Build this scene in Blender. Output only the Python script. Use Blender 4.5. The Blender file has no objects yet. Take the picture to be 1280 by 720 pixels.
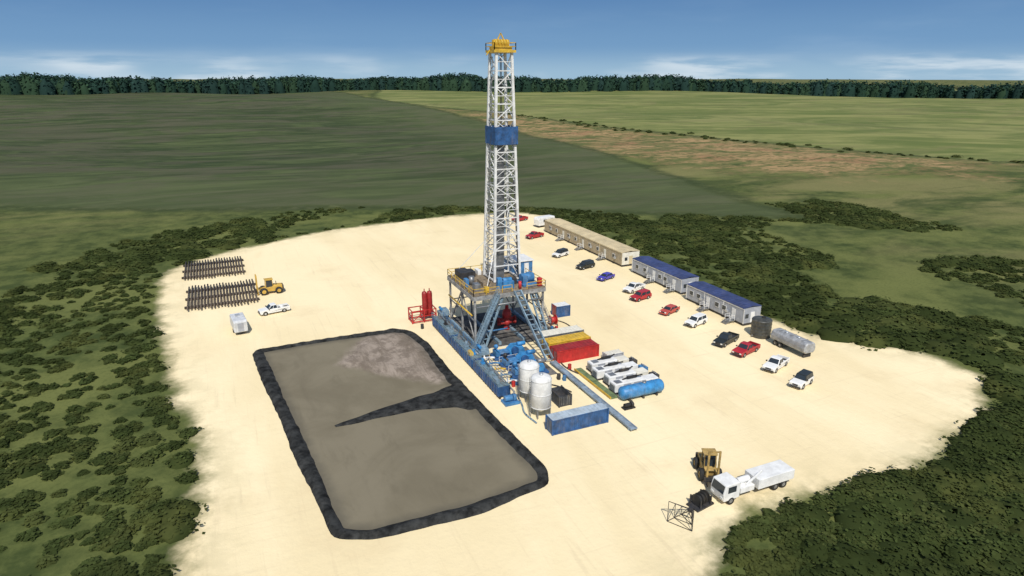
import bpy, math, random
import numpy as np
from mathutils import Vector, Matrix
random.seed(7); rng=np.random.default_rng(7)
R=math.radians
scene=bpy.context.scene
COL=scene.collection
# ------------------------------------------------------------------ materials
class NT:
    def __init__(s,mat):
        s.nt=mat.node_tree; s.n=s.nt.nodes; s.l=s.nt.links
    def new(s,t,**k):
        n=s.n.new(t)
        for a,b in k.items(): setattr(n,a,b)
        return n
    def link(s,a,b): s.l.new(a,b)
    def setin(s,inp,v):
        if isinstance(v,bpy.types.NodeSocket): s.l.new(v,inp)
        else: inp.default_value=v
    def math(s,op,a,b=0.0,c=None,clamp=False):
        n=s.new('ShaderNodeMath',operation=op); n.use_clamp=clamp
        s.setin(n.inputs[0],a); s.setin(n.inputs[1],b)
        if c is not None: s.setin(n.inputs[2],c)
        return n.outputs[0]
    def mix(s,f,a,b,blend='MIX'):
        n=s.new('ShaderNodeMix',data_type='RGBA',blend_type=blend)
        s.setin(n.inputs[0],f)
        s.setin(n.inputs[6],a if isinstance(a,bpy.types.NodeSocket) else (*a,1))
        s.setin(n.inputs[7],b if isinstance(b,bpy.types.NodeSocket) else (*b,1))
        return n.outputs[2]
    def noise(s,scale,vec=None,detail=4,rough=0.55,dist=0.0):
        n=s.new('ShaderNodeTexNoise'); n.inputs['Scale'].default_value=scale
        n.inputs['Detail'].default_value=detail; n.inputs['Roughness'].default_value=rough
        n.inputs['Distortion'].default_value=dist
        if vec is not None: s.link(vec,n.inputs['Vector'])
        return n.outputs['Fac']
    def maprange(s,v,a,b,c=0.0,d=1.0,smooth=True):
        n=s.new('ShaderNodeMapRange'); n.interpolation_type='SMOOTHSTEP' if smooth else 'LINEAR'
        s.setin(n.inputs[0],v)
        for i,x in enumerate((a,b,c,d)): n.inputs[i+1].default_value=x
        return n.outputs[0]
    def mapping(s,vec,scale=(1,1,1),rot=(0,0,0),loc=(0,0,0)):
        n=s.new('ShaderNodeMapping'); s.link(vec,n.inputs[0])
        n.inputs['Scale'].default_value=scale; n.inputs['Rotation'].default_value=rot; n.inputs['Location'].default_value=loc
        return n.outputs[0]
MC={}
def mat(name,col,rough=0.6,metal=0.0,var=0.18,scale=1.2,dirt=0.25,bump=0.0,dcol=(0.32,0.25,0.16)):
    if name in MC: return MC[name]
    m=bpy.data.materials.new(name); m.use_nodes=True; MC[name]=m
    t=NT(m); b=t.n['Principled BSDF']
    geo=t.new('ShaderNodeNewGeometry'); pos=geo.outputs['Position']
    n1=t.noise(scale,pos,5,0.65)
    dark=tuple(c*(1-var*1.6) for c in col); lite=tuple(min(1,c*(1+var*0.5)) for c in col)
    c=t.mix(t.maprange(n1,0.3,0.7),dark,lite)
    if dirt>0:
        n2=t.noise(0.6,t.mapping(pos,(1.5,1.5,0.5)),6,0.7)
        f=t.maprange(n2,0.48,0.72,0,dirt)
        c=t.mix(f,c,dcol)
    t.link(c,b.inputs['Base Color'])
    b.inputs['Roughness'].default_value=rough; b.inputs['Metallic'].default_value=metal
    if bump>0:
        bn=t.new('ShaderNodeBump'); bn.inputs['Strength'].default_value=bump; bn.inputs['Distance'].default_value=0.1
        t.link(t.noise(scale*6,pos,6,0.7),bn.inputs['Height']); t.link(bn.outputs[0],b.inputs['Normal'])
    return m
WHITE=mat('white_paint',(0.80,0.80,0.78),0.45,0,0.10,dirt=0.12)
MASTW=mat('mast_paint',(0.74,0.74,0.72),0.5,0,0.14,dirt=0.2)
YEL=mat('yellow_paint',(0.66,0.42,0.04),0.5,0,0.2)
YELB=mat('loader_yellow_paint',(0.60,0.38,0.07),0.5,0,0.2)
OCHRE=mat('dull_ochre_paint',(0.46,0.31,0.10),0.6,0,0.3,dirt=0.3)
BLUE=mat('blue_paint',(0.028,0.10,0.26),0.55,0,0.3,dirt=0.22)
MBLUE=mat('mid_blue_paint',(0.055,0.20,0.42),0.5,0,0.25,dirt=0.22)
CBLUE=mat('bright_blue_paint',(0.045,0.24,0.52),0.45,0,0.25,dirt=0.2)
SBLUE=mat('steel_blue_paint',(0.21,0.31,0.39),0.55,0,0.25,dirt=0.3)
CATW=mat('catwalk_paint',(0.26,0.33,0.40),0.6,0,0.25,dirt=0.35)
COLM=mat('weathered_column_paint',(0.33,0.33,0.32),0.6,0,0.35,dirt=0.35)
TEAL=mat('teal_grating',(0.14,0.22,0.27),0.7,0,0.4,3,dirt=0.3)
NAVY=mat('navy_roof',(0.045,0.065,0.17),0.55,0,0.25,0.4,dirt=0.12)
GREYW=mat('pale_grey_wall',(0.36,0.38,0.42),0.6,0,0.12,dirt=0.2)
BEIGE=mat('beige_roof',(0.60,0.50,0.31),0.7,0,0.14,0.3,dirt=0.2)
BEIGW=mat('beige_wall',(0.40,0.33,0.22),0.7,0,0.14,dirt=0.2)
CREAM=mat('cream_panel',(0.75,0.72,0.62),0.6,0,0.1,dirt=0.15)
RED=mat('red_paint',(0.48,0.025,0.025),0.5,0,0.2,dirt=0.1)
DKRED=mat('dark_red_paint',(0.33,0.02,0.02),0.5,0,0.2,dirt=0.15)
BLACK=mat('black_rubber',(0.018,0.018,0.018),0.8,0,0.3,dirt=0.15)
DARK=mat('dark_steel',(0.05,0.05,0.055),0.6,0.3,0.3,dirt=0.25)
STEEL=mat('grey_steel',(0.30,0.31,0.32),0.45,0.5,0.25,dirt=0.25)
ALU=mat('aluminium',(0.55,0.57,0.59),0.4,0.5,0.15,dirt=0.2)
RUST=mat('drill_pipe_steel',(0.13,0.10,0.075),0.8,0.0,0.5,2,dirt=0.35,dcol=(0.28,0.23,0.17))
WOOD=mat('timber',(0.08,0.06,0.045),0.85,0,0.4,1.5,dcol=(0.18,0.14,0.1))
TAN=mat('tan_grating',(0.27,0.21,0.14),0.75,0,0.4,2)
MATG=mat('rig_matting',(0.09,0.087,0.083),0.85,0,0.4,0.8,dirt=0.3)
MATL=mat('worn_matting',(0.17,0.162,0.15),0.85,0,0.3,0.8,dirt=0.35)
GREEN=mat('green_deck',(0.16,0.22,0.10),0.7,0,0.3)
GLASS=mat('dark_glass',(0.03,0.04,0.05),0.12,0,0.1,dirt=0.0)
LAMP=mat('clear_lens',(0.75,0.75,0.70),0.2,0,0.05,dirt=0.0)
TAIL=mat('red_lens',(0.45,0.02,0.02),0.25,0,0.05,dirt=0.0)
PURP=mat('violet_blue_paint',(0.07,0.06,0.42),0.3,0,0.1,dirt=0.05)
CARB=mat('black_car_paint',(0.022,0.026,0.024),0.3,0,0.1,dirt=0.08)
CARR=mat('red_car_paint',(0.42,0.02,0.03),0.35,0,0.1,dirt=0.08)
CARO=mat('faded_red_car_paint',(0.50,0.08,0.06),0.4,0,0.1,dirt=0.08)
CARW=mat('white_car_paint',(0.80,0.80,0.78),0.3,0,0.06,dirt=0.05)
# ------------------------------------------------------------------ mesh builder
import bmesh
def mk_mesh_obj(name,v,f,mi,sm_,mats,parent,bevel,loc,rz):
    me=bpy.data.meshes.new(name); me.from_pydata(v,[],f)
    for m in mats: me.materials.append(m)
    me.polygons.foreach_set('material_index',mi); me.polygons.foreach_set('use_smooth',sm_)
    bm=bmesh.new(); bm.from_mesh(me); bmesh.ops.recalc_face_normals(bm,faces=bm.faces[:]); bm.to_mesh(me); bm.free()
    me.update()
    o=bpy.data.objects.new(name,me); COL.objects.link(o)
    if parent: o.parent=parent
    o.location=loc; o.rotation_euler=(0,0,rz)
    if bevel>0:
        b=o.modifiers.new('bevel','BEVEL'); b.width=bevel; b.segments=2; b.limit_method='ANGLE'; b.angle_limit=R(40)
    return o
class MB:
    def __init__(s): s.v=[];s.f=[];s.m=[];s.s=[];s.isl=[]
    def add(s,vs,fs,m=0,smooth=False):
        o=len(s.v); s.v+= [tuple(v) for v in vs]; f0=len(s.f)
        for i,f in enumerate(fs):
            s.f.append([o+k for k in f]); s.m.append(m)
            s.s.append(smooth[i] if isinstance(smooth,list) else smooth)
        s.isl.append((o,len(s.v),f0,len(s.f)))
        return s
    def box(s,c,d,m=0,rz=0.0,top=None):
        x,y,z=d[0]/2,d[1]/2,d[2]/2; tx,ty=(top if top else (1,1))
        P=[(-x,-y,-z),(x,-y,-z),(x,y,-z),(-x,y,-z),(-x*tx,-y*ty,z),(x*tx,-y*ty,z),(x*tx,y*ty,z),(-x*tx,y*ty,z)]
        cr,sr=math.cos(rz),math.sin(rz)
        P=[(c[0]+p[0]*cr-p[1]*sr,c[1]+p[0]*sr+p[1]*cr,c[2]+p[2]) for p in P]
        return s.add(P,[(0,3,2,1),(4,5,6,7),(0,1,5,4),(1,2,6,5),(2,3,7,6),(3,0,4,7)],m)
    def bb(s,x0,x1,y0,y1,z0,z1,m=0):
        return s.box(((x0+x1)/2,(y0+y1)/2,(z0+z1)/2),(abs(x1-x0),abs(y1-y0),abs(z1-z0)),m)
    def beam(s,p,q,w=0.1,h=None,m=0):
        h=h or w; p=Vector(p);q=Vector(q); d=(q-p)
        if d.length<1e-6: return s
        d.normalize(); up=Vector((0,0,1)) if abs(d.z)<0.95 else Vector((0,1,0))
        a=d.cross(up).normalized()*w/2; b=a.cross(d).normalized()*h/2
        P=[p-a-b,p+a-b,p+a+b,p-a+b,q-a-b,q+a-b,q+a+b,q-a+b]
        return s.add(P,[(0,1,2,3),(4,7,6,5),(0,4,5,1),(1,5,6,2),(2,6,7,3),(3,7,4,0)],m)
    def cyl(s,p,q,r,r2=None,n=16,m=0,caps=True):
        r2=r if r2 is None else r2; p=Vector(p);q=Vector(q); d=(q-p).normalized()
        up=Vector((0,0,1)) if abs(d.z)<0.95 else Vector((1,0,0))
        a=d.cross(up).normalized(); b=d.cross(a)
        P=[]
        for c,rr in ((p,r),(q,r2)):
            for k in range(n):
                t=2*math.pi*k/n; P.append(c+(a*math.cos(t)+b*math.sin(t))*rr)
        F=[(k,(k+1)%n,n+(k+1)%n,n+k) for k in range(n)]; S=[True]*n
        if caps: F+=[tuple(range(n-1,-1,-1)),tuple(range(n,2*n))]; S+=[False,False]
        return s.add(P,F,m,S)
    def rev(s,c,prof,axis='z',n=20,m=0):
        P=[];F=[]
        for (r,h) in prof:
            for k in range(n):
                t=2*math.pi*k/n; x,y=r*math.cos(t),r*math.sin(t)
                if axis=='z': P.append((c[0]+x,c[1]+y,c[2]+h))
                elif axis=='y': P.append((c[0]+x,c[1]+h,c[2]+y))
                else: P.append((c[0]+h,c[1]+x,c[2]+y))
        for i in range(len(prof)-1):
            for k in range(n):
                F.append((i*n+k,i*n+(k+1)%n,(i+1)*n+(k+1)%n,(i+1)*n+k))
        return s.add(P,F,m,True)
    def prism(s,prof,y0,y1,m=0):
        n=len(prof)
        P=[(x,y0,z) for x,z in prof]+[(x,y1,z) for x,z in prof]
        F=[tuple(range(n)),tuple(range(2*n-1,n-1,-1))]+[(k,n+k,n+(k+1)%n,(k+1)%n) for k in range(n)]
        return s.add(P,F,m)
    def rail(s,pts,h=1.1,closed=False,w=0.07,m=0,step=2.0):
        P=[Vector(p) for p in pts]
        if closed: P.append(P[0])
        for a,b in zip(P[:-1],P[1:]):
            for k in (0.5,1.0): s.beam(a+Vector((0,0,h*k)),b+Vector((0,0,h*k)),w*0.8,None,m)
            n=max(1,int((b-a).length/step))
            for i in range(n+1):
                c=a.lerp(b,i/n); s.beam(c,c+Vector((0,0,h)),w,None,m)
        return s
    def obj(s,name,mats,parent=None,bevel=0.0,loc=(0,0,0),rz=0.0):
        mats=list(mats) if isinstance(mats,(list,tuple)) else [mats]
        K=len(s.isl); V=np.array(s.v)
        if parent is not None and 1<K<400:
            lo=np.array([V[a:b].min(0) for a,b,_,_ in s.isl])-0.06; hi=np.array([V[a:b].max(0) for a,b,_,_ in s.isl])+0.06
            lab=list(range(K))
            def find(i):
                while lab[i]!=i: lab[i]=lab[lab[i]]; i=lab[i]
                return i
            for i in range(K):
                ov=np.where(((lo[i]<=hi[i+1:])&(hi[i]>=lo[i+1:])).all(1))[0]+i+1
                for j in ov: lab[find(int(j))]=find(i)
            roots=[find(i) for i in range(K)]; ur=list(dict.fromkeys(roots))
            if 1<len(ur)<=10:
                first=None
                for r in ur:
                    v=[];f=[];mi=[];ss=[]
                    for i in range(K):
                        if roots[i]!=r: continue
                        a,b,f0,f1=s.isl[i]; o=len(v)-a; v+=s.v[a:b]
                        for q in range(f0,f1): f.append([k+o for k in s.f[q]]); mi.append(s.m[q]); ss.append(s.s[q])
                    ob=mk_mesh_obj(name,v,f,mi,ss,mats,parent,bevel,loc,rz); first=first or ob
                return first
        return mk_mesh_obj(name,s.v,s.f,s.m,s.s,mats,parent,bevel,loc,rz)
def thing(name,label,cat,loc=(0,0,0),rz=0.0,group=None):
    e=bpy.data.objects.new(name,None); e.empty_display_size=0.5; COL.objects.link(e)
    e.location=loc; e.rotation_euler=(0,0,rz)
    e['label']=label; e['category']=cat
    if group: e['group']=group
    return e
def tag(o,label,cat,group=None):
    o['label']=label;o['category']=cat
    if group:o['group']=group
    return o
# ------------------------------------------------------------------ terrain
PAD=[(-58.3,62.6),(-56,68.5),(-49,77),(-41.2,82.5),(-26,90),(-8.9,96.5),(12,99),(35.4,100),(46.3,97),(54.5,88),(53,70),(50.5,45),(49.5,26),(49.5,8),(47.5,-12),(49,-24),(54,-31),(60,-39),(60,-48),(46,-56),(30,-60),(14,-59.5),(4,-58.6),(-3,-60.5),(-10,-66),(-14,-80),(-30,-92),(-47,-84),(-52,-60),(-50.8,-40),(-49.5,-28.9),(-50.1,-17.1),(-53.0,-5),(-55.5,12),(-57.5,35),(-59,50)]
DARKF=[(128,50),(138,100),(158,187),(175,308),(188,452),(175,620),(150,800),(120,1150),(-600,1500),(-1500,900),(-900,200),(-300,230),(-120,180),(-62.6,150),(-13.5,133),(37,112),(70,90),(96,70)]
OLIVE=[(185,640),(226,544),(256,374),(289,276),(319,192),(362,115),(520,-100),(1300,-200),(1600,900),(900,1300),(250,1100),(150,800)]
BROWN=[(190,600),(232,520),(258,365),(292,262),(318,190),(345,120),(280,100),(215,125),(180,165),(166,240),(185,420)]
def sdf(px,py,poly):
    P=np.array(poly); d=np.full(px.shape,1e9); ins=np.zeros(px.shape,bool)
    for i in range(len(P)):
        a=P[i]; b=P[(i+1)%len(P)]; e=b-a; wx=px-a[0]; wy=py-a[1]
        t=np.clip((wx*e[0]+wy*e[1])/(e@e),0,1)
        d=np.minimum(d,np.hypot(wx-e[0]*t,wy-e[1]*t))
        c=((a[1]>py)!=(b[1]>py))&(px<(b[0]-a[0])*(py-a[1])/(b[1]-a[1]+1e-9)+a[0])
        ins^=c
    return np.where(ins,-d,d)
CAMP=(-43.4,-101.8)
c24,s24=math.cos(R(24)),math.sin(R(24))
def sm(t): t=np.clip(t,0,1); return t*t*(3-2*t)
def terrain(x,y):
    x=np.asarray(x,float);y=np.asarray(y,float)
    dx=x-CAMP[0];dy=y-CAMP[1]
    d=np.hypot(dx,dy); lat=dx*c24-dy*s24
    rise=21-8*sm(lat/800)
    z=rise*sm((d-450)/650)
    und=(np.sin(x*0.011+1.3)*np.cos(y*0.009)+0.6*np.sin(x*0.023+y*0.017))*2.4
    return z+und*sm((d-230)/300)
def axis(lo,hi,step,far):
    a=list(np.arange(lo,hi+0.01,step)); s=step;x=hi
    while x<far: s*=1.09; x+=s; a.append(x)
    s=step;x=lo
    while x>-far: s*=1.09; x-=s; a.insert(0,x)
    return np.array(a)
xs=axis(-90,150,2.0,5200); ys=axis(-110,150,2.0,5200)
X,Y=np.meshgrid(xs,ys); nx,ny=len(xs),len(ys)
Z=terrain(X,Y)
co=np.stack([X,Y,Z],-1).reshape(-1,3)
idx=np.arange(nx*ny).reshape(ny,nx)
F=np.stack([idx[:-1,:-1],idx[:-1,1:],idx[1:,1:],idx[1:,:-1]],-1).reshape(-1,4)
def fast_mesh(name,co,F):
    me=bpy.data.meshes.new(name); me.vertices.add(len(co)); me.vertices.foreach_set('co',co.astype(np.float32).ravel())
    k=F.shape[1]; me.loops.add(F.size); me.loops.foreach_set('vertex_index',F.astype(np.int32).ravel())
    me.polygons.add(len(F)); me.polygons.foreach_set('loop_start',np.arange(0,F.size,k,dtype=np.int32))
    me.polygons.foreach_set('loop_total',np.full(len(F),k,dtype=np.int32)); me.update(calc_edges=True); me.validate()
    return me
gm=fast_mesh('ground',co,F)
gm.polygons.foreach_set('use_smooth',np.ones(len(F),bool))
for nm,poly in (('sd_pad',PAD),('sd_dark',DARKF),('sd_olive',OLIVE),('sd_brown',BROWN)):
    at=gm.attributes.new(nm,'FLOAT','POINT'); at.data.foreach_set('value',sdf(X.ravel(),Y.ravel(),poly).astype(np.float32))
ground=bpy.data.objects.new('ground',gm); COL.objects.link(ground); ground['kind']='structure'
m=bpy.data.materials.new('ground_cover'); m.use_nodes=True; t=NT(m); B=t.n['Principled BSDF']; B.inputs['Roughness'].default_value=0.95
B.inputs['Specular IOR Level'].default_value=0.1
pos=t.new('ShaderNodeNewGeometry').outputs['Position']
def attr(n):
    a=t.new('ShaderNodeAttribute'); a.attribute_name=n; return a.outputs['Fac']
nb=t.noise(0.035,pos,6,0.6); nm_=t.noise(0.22,pos,6,0.65); nf=t.noise(1.6,pos,5,0.7)
nw=t.noise(0.012,t.mapping(pos,(1.0,2.2,1),(0,0,R(22))),7,0.62,1.0)
nw2=t.noise(0.02,t.mapping(pos,(0.6,1.8,1),(0,0,R(14)),(50,9,0)),7,0.65,1.2)
def mask(name,amp1,amp2,w):
    d=attr(name)
    d=t.math('ADD',d,t.math('MULTIPLY',t.math('SUBTRACT',nb,0.5),amp1))
    d=t.math('ADD',d,t.math('MULTIPLY',t.math('SUBTRACT',nm_,0.5),amp2))
    return t.maprange(d,w,-w)
scrub=t.mix(t.maprange(nm_,0.38,0.62),(0.048,0.066,0.020),(0.098,0.118,0.036))
scrub=t.mix(t.maprange(nb,0.45,0.62,0,0.9),scrub,(0.145,0.160,0.050))
far=t.maprange(attr('sd_pad'),30,110)
scrub=t.mix(t.math('MULTIPLY',far,t.maprange(nw,0.40,0.62,0,0.85)),scrub,(0.20,0.185,0.075))
scrub=t.mix(t.math('MULTIPLY',far,t.maprange(nw2,0.50,0.62,0,0.8)),scrub,(0.050,0.070,0.022))
scrub=t.mix(t.maprange(nf,0.45,0.7,0,0.35),scrub,(0.035,0.050,0.015))
rows=t.noise(1.0,t.mapping(pos,(0.012,0.07,1),(0,0,R(22))),7,0.65,0.8)
rowf=t.noise(1.0,t.mapping(pos,(0.04,0.6,1),(0,0,R(22))),4,0.7,0.3)
df=t.mix(t.maprange(rows,0.36,0.64),(0.038,0.056,0.022),(0.092,0.114,0.046))
df=t.mix(t.maprange(nw,0.42,0.58,0,0.8),df,(0.092,0.088,0.055))
df=t.mix(t.maprange(nw2,0.50,0.62,0,0.75),df,(0.036,0.052,0.020))
df=t.mix(t.maprange(nb,0.48,0.70,0,0.45),df,(0.05,0.07,0.026))
df=t.mix(t.maprange(rowf,0.42,0.66,0,0.35),df,(0.028,0.040,0.017))
df=t.mix(t.maprange(attr('sd_dark'),-120,-6,0,0.35),df,(0.11,0.13,0.055))
of=t.mix(t.maprange(t.noise(1.0,t.mapping(pos,(0.004,0.016,1),(0,0,R(-30))),7,0.65,0.8),0.38,0.62),(0.115,0.145,0.044),(0.225,0.23,0.085))
of=t.mix(t.maprange(nb,0.45,0.7,0,0.5),of,(0.11,0.135,0.045))
of=t.mix(t.maprange(nw2,0.5,0.64,0,0.5),of,(0.17,0.16,0.07))
bn1=t.noise(1.0,t.mapping(pos,(0.016,0.045,1),(0,0,R(-40))),8,0.75,1.0)
bf=t.mix(t.maprange(bn1,0.42,0.56),(0.115,0.130,0.044),(0.35,0.235,0.115))
bf=t.mix(t.maprange(nb,0.52,0.62,0,0.8),bf,(0.30,0.17,0.09))
bf=t.mix(t.maprange(nm_,0.50,0.62,0,0.7),bf,(0.075,0.095,0.032))
bf=t.mix(t.maprange(t.noise(0.06,t.mapping(pos,(1,2.5,1),(0,0,R(-35))),7,0.75,0.8),0.52,0.62,0,0.85),bf,(0.055,0.075,0.024))
c=scrub
c=t.mix(mask('sd_brown',120,60,26),c,bf)
c=t.mix(mask('sd_olive',26,12,9),c,of)
c=t.mix(mask('sd_dark',18,12,7),c,df)
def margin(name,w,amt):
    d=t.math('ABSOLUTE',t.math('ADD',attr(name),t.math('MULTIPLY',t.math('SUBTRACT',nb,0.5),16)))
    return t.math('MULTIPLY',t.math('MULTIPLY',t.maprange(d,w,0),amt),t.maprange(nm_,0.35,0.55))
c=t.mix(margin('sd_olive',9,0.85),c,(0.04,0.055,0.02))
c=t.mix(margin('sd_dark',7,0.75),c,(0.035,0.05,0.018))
p1=t.noise(1.0,t.mapping(pos,(0.05,0.015,1),(0,0,R(8))),6,0.6,0.6)
p2=t.noise(0.07,pos,7,0.65)
p3=t.noise(1.0,t.mapping(pos,(1.4,0.06,1),(0,0,R(-5))),4,0.6,0.5)
p4=t.noise(1.0,t.mapping(pos,(0.05,1.2,1),(0,0,R(12))),4,0.6,0.8)
pad=t.mix(t.maprange(p1,0.35,0.68),(0.80,0.665,0.405),(0.90,0.765,0.495))
pad=t.mix(t.maprange(p2,0.50,0.76,0,0.5),pad,(0.68,0.54,0.32))
pad=t.mix(t.maprange(p3,0.56,0.74,0,0.24),pad,(0.56,0.45,0.29))
pad=t.mix(t.maprange(p4,0.58,0.74,0,0.20),pad,(0.56,0.45,0.29))
pad=t.mix(t.maprange(nf,0.5,0.8,0,0.14),pad,(0.55,0.45,0.29))
pm=mask('sd_pad',7,5.5,1.8)
edge=t.math('MULTIPLY',t.maprange(attr('sd_pad'),-8,3),t.maprange(nm_,0.40,0.60))
pad=t.mix(t.math('MULTIPLY',edge,0.45),pad,(0.36,0.32,0.17))
c=t.mix(pm,c,pad)
t.link(c,B.inputs['Base Color'])
bn=t.new('ShaderNodeBump'); bn.inputs['Strength'].default_value=0.3; bn.inputs['Distance'].default_value=0.25
t.link(t.noise(0.9,pos,8,0.7),bn.inputs['Height']); t.link(bn.outputs[0],B.inputs['Normal'])
gm.materials.append(m)
# ------------------------------------------------------------------ vegetation
def leaf_mat(name,rough=0.9):
    m=bpy.data.materials.new(name); m.use_nodes=True; t=NT(m); b=t.n['Principled BSDF']; b.inputs['Roughness'].default_value=rough
    b.inputs['Specular IOR Level'].default_value=0.05
    a=t.new('ShaderNodeAttribute'); a.attribute_name='tint'
    pos=t.new('ShaderNodeNewGeometry').outputs['Position']
    c=t.mix(t.maprange(t.noise(0.05,pos,5,0.6),0.42,0.60,0,0.7),a.outputs['Color'],(0.040,0.056,0.017))
    c=t.mix(t.maprange(t.noise(0.11,t.mapping(pos,(1,1,1),(0,0,0),(31,7,0)),5,0.6),0.50,0.66,0,0.6),c,(0.135,0.150,0.045))
    t.link(c,b.inputs['Base Color'])
    tr=t.new('ShaderNodeBsdfTranslucent'); t.link(c,tr.inputs[0]); mx=t.new('ShaderNodeMixShader'); mx.inputs[0].default_value=0.4
    t.link(b.outputs[0],mx.inputs[1]); t.link(tr.outputs[0],mx.inputs[2]); t.link(mx.outputs[0],t.n['Material Output'].inputs[0])
    return m
LEAF=leaf_mat('shrub_leaves')
FLEAF=leaf_mat('forest_leaves')
def foliage(name,P,rad,hgt,n,size,pal,contrast=0.12,upright=2.2,shade=(0.88,0.2),core=True,lm=None):
    N=len(P); P0=P.copy(); P=np.repeat(P,n,0); rr=np.repeat(rad,n); hh=np.repeat(hgt,n)
    th=rng.uniform(0,2*np.pi,N*n); u=rng.uniform(0,1,N*n); q=rng.uniform(0.7,1.12,N*n)
    el=np.arcsin(u**0.8)
    wob=1+0.25*np.sin(th*3+np.repeat(rng.uniform(0,6,N),n))
    C=np.stack([np.cos(th)*np.cos(el)*rr*q*wob,np.sin(th)*np.cos(el)*rr*q*wob,np.sin(el)*hh*(0.6+0.4*q)+0.05],-1)+P
    nrm=np.stack([np.cos(th)*np.cos(el)*0.5,np.sin(th)*np.cos(el)*0.5,np.sin(el)*0.5+upright],-1)+rng.normal(0,0.5,(N*n,3))
    nrm/=np.linalg.norm(nrm,axis=1)[:,None]
    a=np.cross(nrm,rng.normal(0,1,(N*n,3))); a/=np.linalg.norm(a,axis=1)[:,None]; b=np.cross(nrm,a)
    s=(rng.uniform(0.45,1.15,N*n)*size)[:,None]
    a*=s;b*=s*rng.uniform(0.5,1,(N*n,1))
    V=np.stack([C-a-b*0.4,C+a*0.3-b,C+a+b*0.3,C-a*0.2+b],1).reshape(-1,3)
    F=np.arange(len(V)).reshape(-1,4)
    pal=np.array(pal); base=pal[rng.integers(0,len(pal),N)]*rng.uniform(0.88,1.12,(N,1))
    colr=np.repeat(base,n,0)*rng.uniform(1-contrast,1+contrast,(N*n,1))*(shade[0]+shade[1]*u[:,None])  # shading put into the tint: low leaves darker, top leaves lighter
    colr=np.concatenate([colr,np.ones((N*n,1))],1); colr=np.repeat(colr,4,0)
    nleaf=len(F)
    if core:   # lumpy inner mound under the leaves
        A,L=10,4
        ta=np.arange(A)/A*2*np.pi; te=np.array([0.0,0.5,0.95,1.45])
        CT=[]
        for e_ in te:
            w_=rng.uniform(0.72,1.0,(N,A))
            CT.append(np.stack([np.cos(ta)[None]*np.cos(e_)*rad[:,None]*w_+P0[:,0:1],np.sin(ta)[None]*np.cos(e_)*rad[:,None]*w_+P0[:,1:2],np.sin(e_)*hgt[:,None]*w_*0.95+P0[:,2:3]],-1))
        CV=np.stack(CT,1).reshape(-1,3)  # N,L,A
        f=[]
        for i in range(L-1):
            for k in range(A): f.append((i*A+k,i*A+(k+1)%A,(i+1)*A+(k+1)%A,(i+1)*A+k))
        f=np.array(f); CF=(np.arange(N)[:,None,None]*(A*L)+f[None]).reshape(-1,4)+len(V)
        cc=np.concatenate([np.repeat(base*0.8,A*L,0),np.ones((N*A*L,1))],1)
        V=np.concatenate([V,CV]); F=np.concatenate([F,CF]); colr=np.concatenate([colr,cc])
    me=fast_mesh(name,V,F)
    sf=np.zeros(len(me.polygons),bool); sf[nleaf:]=True; me.polygons.foreach_set('use_smooth',sf)
    at=me.color_attributes.new('tint','FLOAT_COLOR','POINT'); at.data.foreach_set('color',colr.astype(np.float32).ravel())
    me.materials.append(lm or LEAF); o=bpy.data.objects.new(name,me); COL.objects.link(o); return o
def vnoise(x,y,sc,seed=0):
    r=np.random.default_rng(seed); v=0
    for k in range(5):
        ang=r.uniform(0,6.28);f=sc*r.uniform(0.6,1.8);v=v+np.sin((x*np.cos(ang)+y*np.sin(ang))*f+r.uniform(0,6.28))
    return v/5
GRN=[(0.066,0.090,0.027),(0.072,0.098,0.030),(0.084,0.110,0.034),(0.058,0.080,0.025),(0.098,0.120,0.038)]
def scatter(n,x0,x1,y0,y1,cond):
    x=rng.uniform(x0,x1,n);y=rng.uniform(y0,y1,n);k=cond(x,y)&(sdf(x,y,PAD)>1.2);return x[k],y[k]
def veg(name,x,y,h0,h1,n,size,w0=1.5,w1=2.6):
    P=np.stack([x,y,terrain(x,y)],-1); h=rng.uniform(h0,h1,len(x))*(0.5+0.6*sm(vnoise(x,y,0.07,9)*2+0.5)); r=h*rng.uniform(w0,w1,len(x))
    o=foliage(name,P,r,h,n,size,GRN); o['kind']='stuff'; return o
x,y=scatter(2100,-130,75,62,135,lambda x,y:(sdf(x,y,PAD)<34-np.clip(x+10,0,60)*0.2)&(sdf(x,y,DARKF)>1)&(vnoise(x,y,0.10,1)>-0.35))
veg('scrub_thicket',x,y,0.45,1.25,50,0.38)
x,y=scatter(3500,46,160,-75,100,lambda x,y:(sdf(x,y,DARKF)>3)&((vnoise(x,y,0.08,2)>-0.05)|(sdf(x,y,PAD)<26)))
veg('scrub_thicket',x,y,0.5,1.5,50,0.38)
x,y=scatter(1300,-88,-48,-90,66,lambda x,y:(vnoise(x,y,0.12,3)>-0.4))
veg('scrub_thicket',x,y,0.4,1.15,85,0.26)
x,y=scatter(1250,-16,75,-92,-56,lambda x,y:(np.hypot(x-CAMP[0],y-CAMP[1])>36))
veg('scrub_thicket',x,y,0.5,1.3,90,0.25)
hx=[];hy=[]
def line(poly,i0,i1,dens,w):
    for i in range(i0,i1):
        a=poly[i];b=poly[i+1];L=math.hypot(b[0]-a[0],b[1]-a[1]);n=int(L*dens)
        tt=rng.uniform(0,1,n);hx.extend(a[0]+(b[0]-a[0])*tt+rng.normal(0,w,n));hy.extend(a[1]+(b[1]-a[1])*tt+rng.normal(0,w,n))
line(OLIVE,1,5,0.25,5.0)
hx=np.array(hx);hy=np.array(hy); veg('hedgerow',hx,hy,0.7,1.6,50,0.6)
NT_=2700
ang=rng.uniform(-1.05,1.05,NT_)+R(24); dist=1085+rng.uniform(0,110,NT_)+25*np.sin(ang*9)
x=CAMP[0]+np.sin(ang)*dist; y=CAMP[1]+np.cos(ang)*dist
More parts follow.
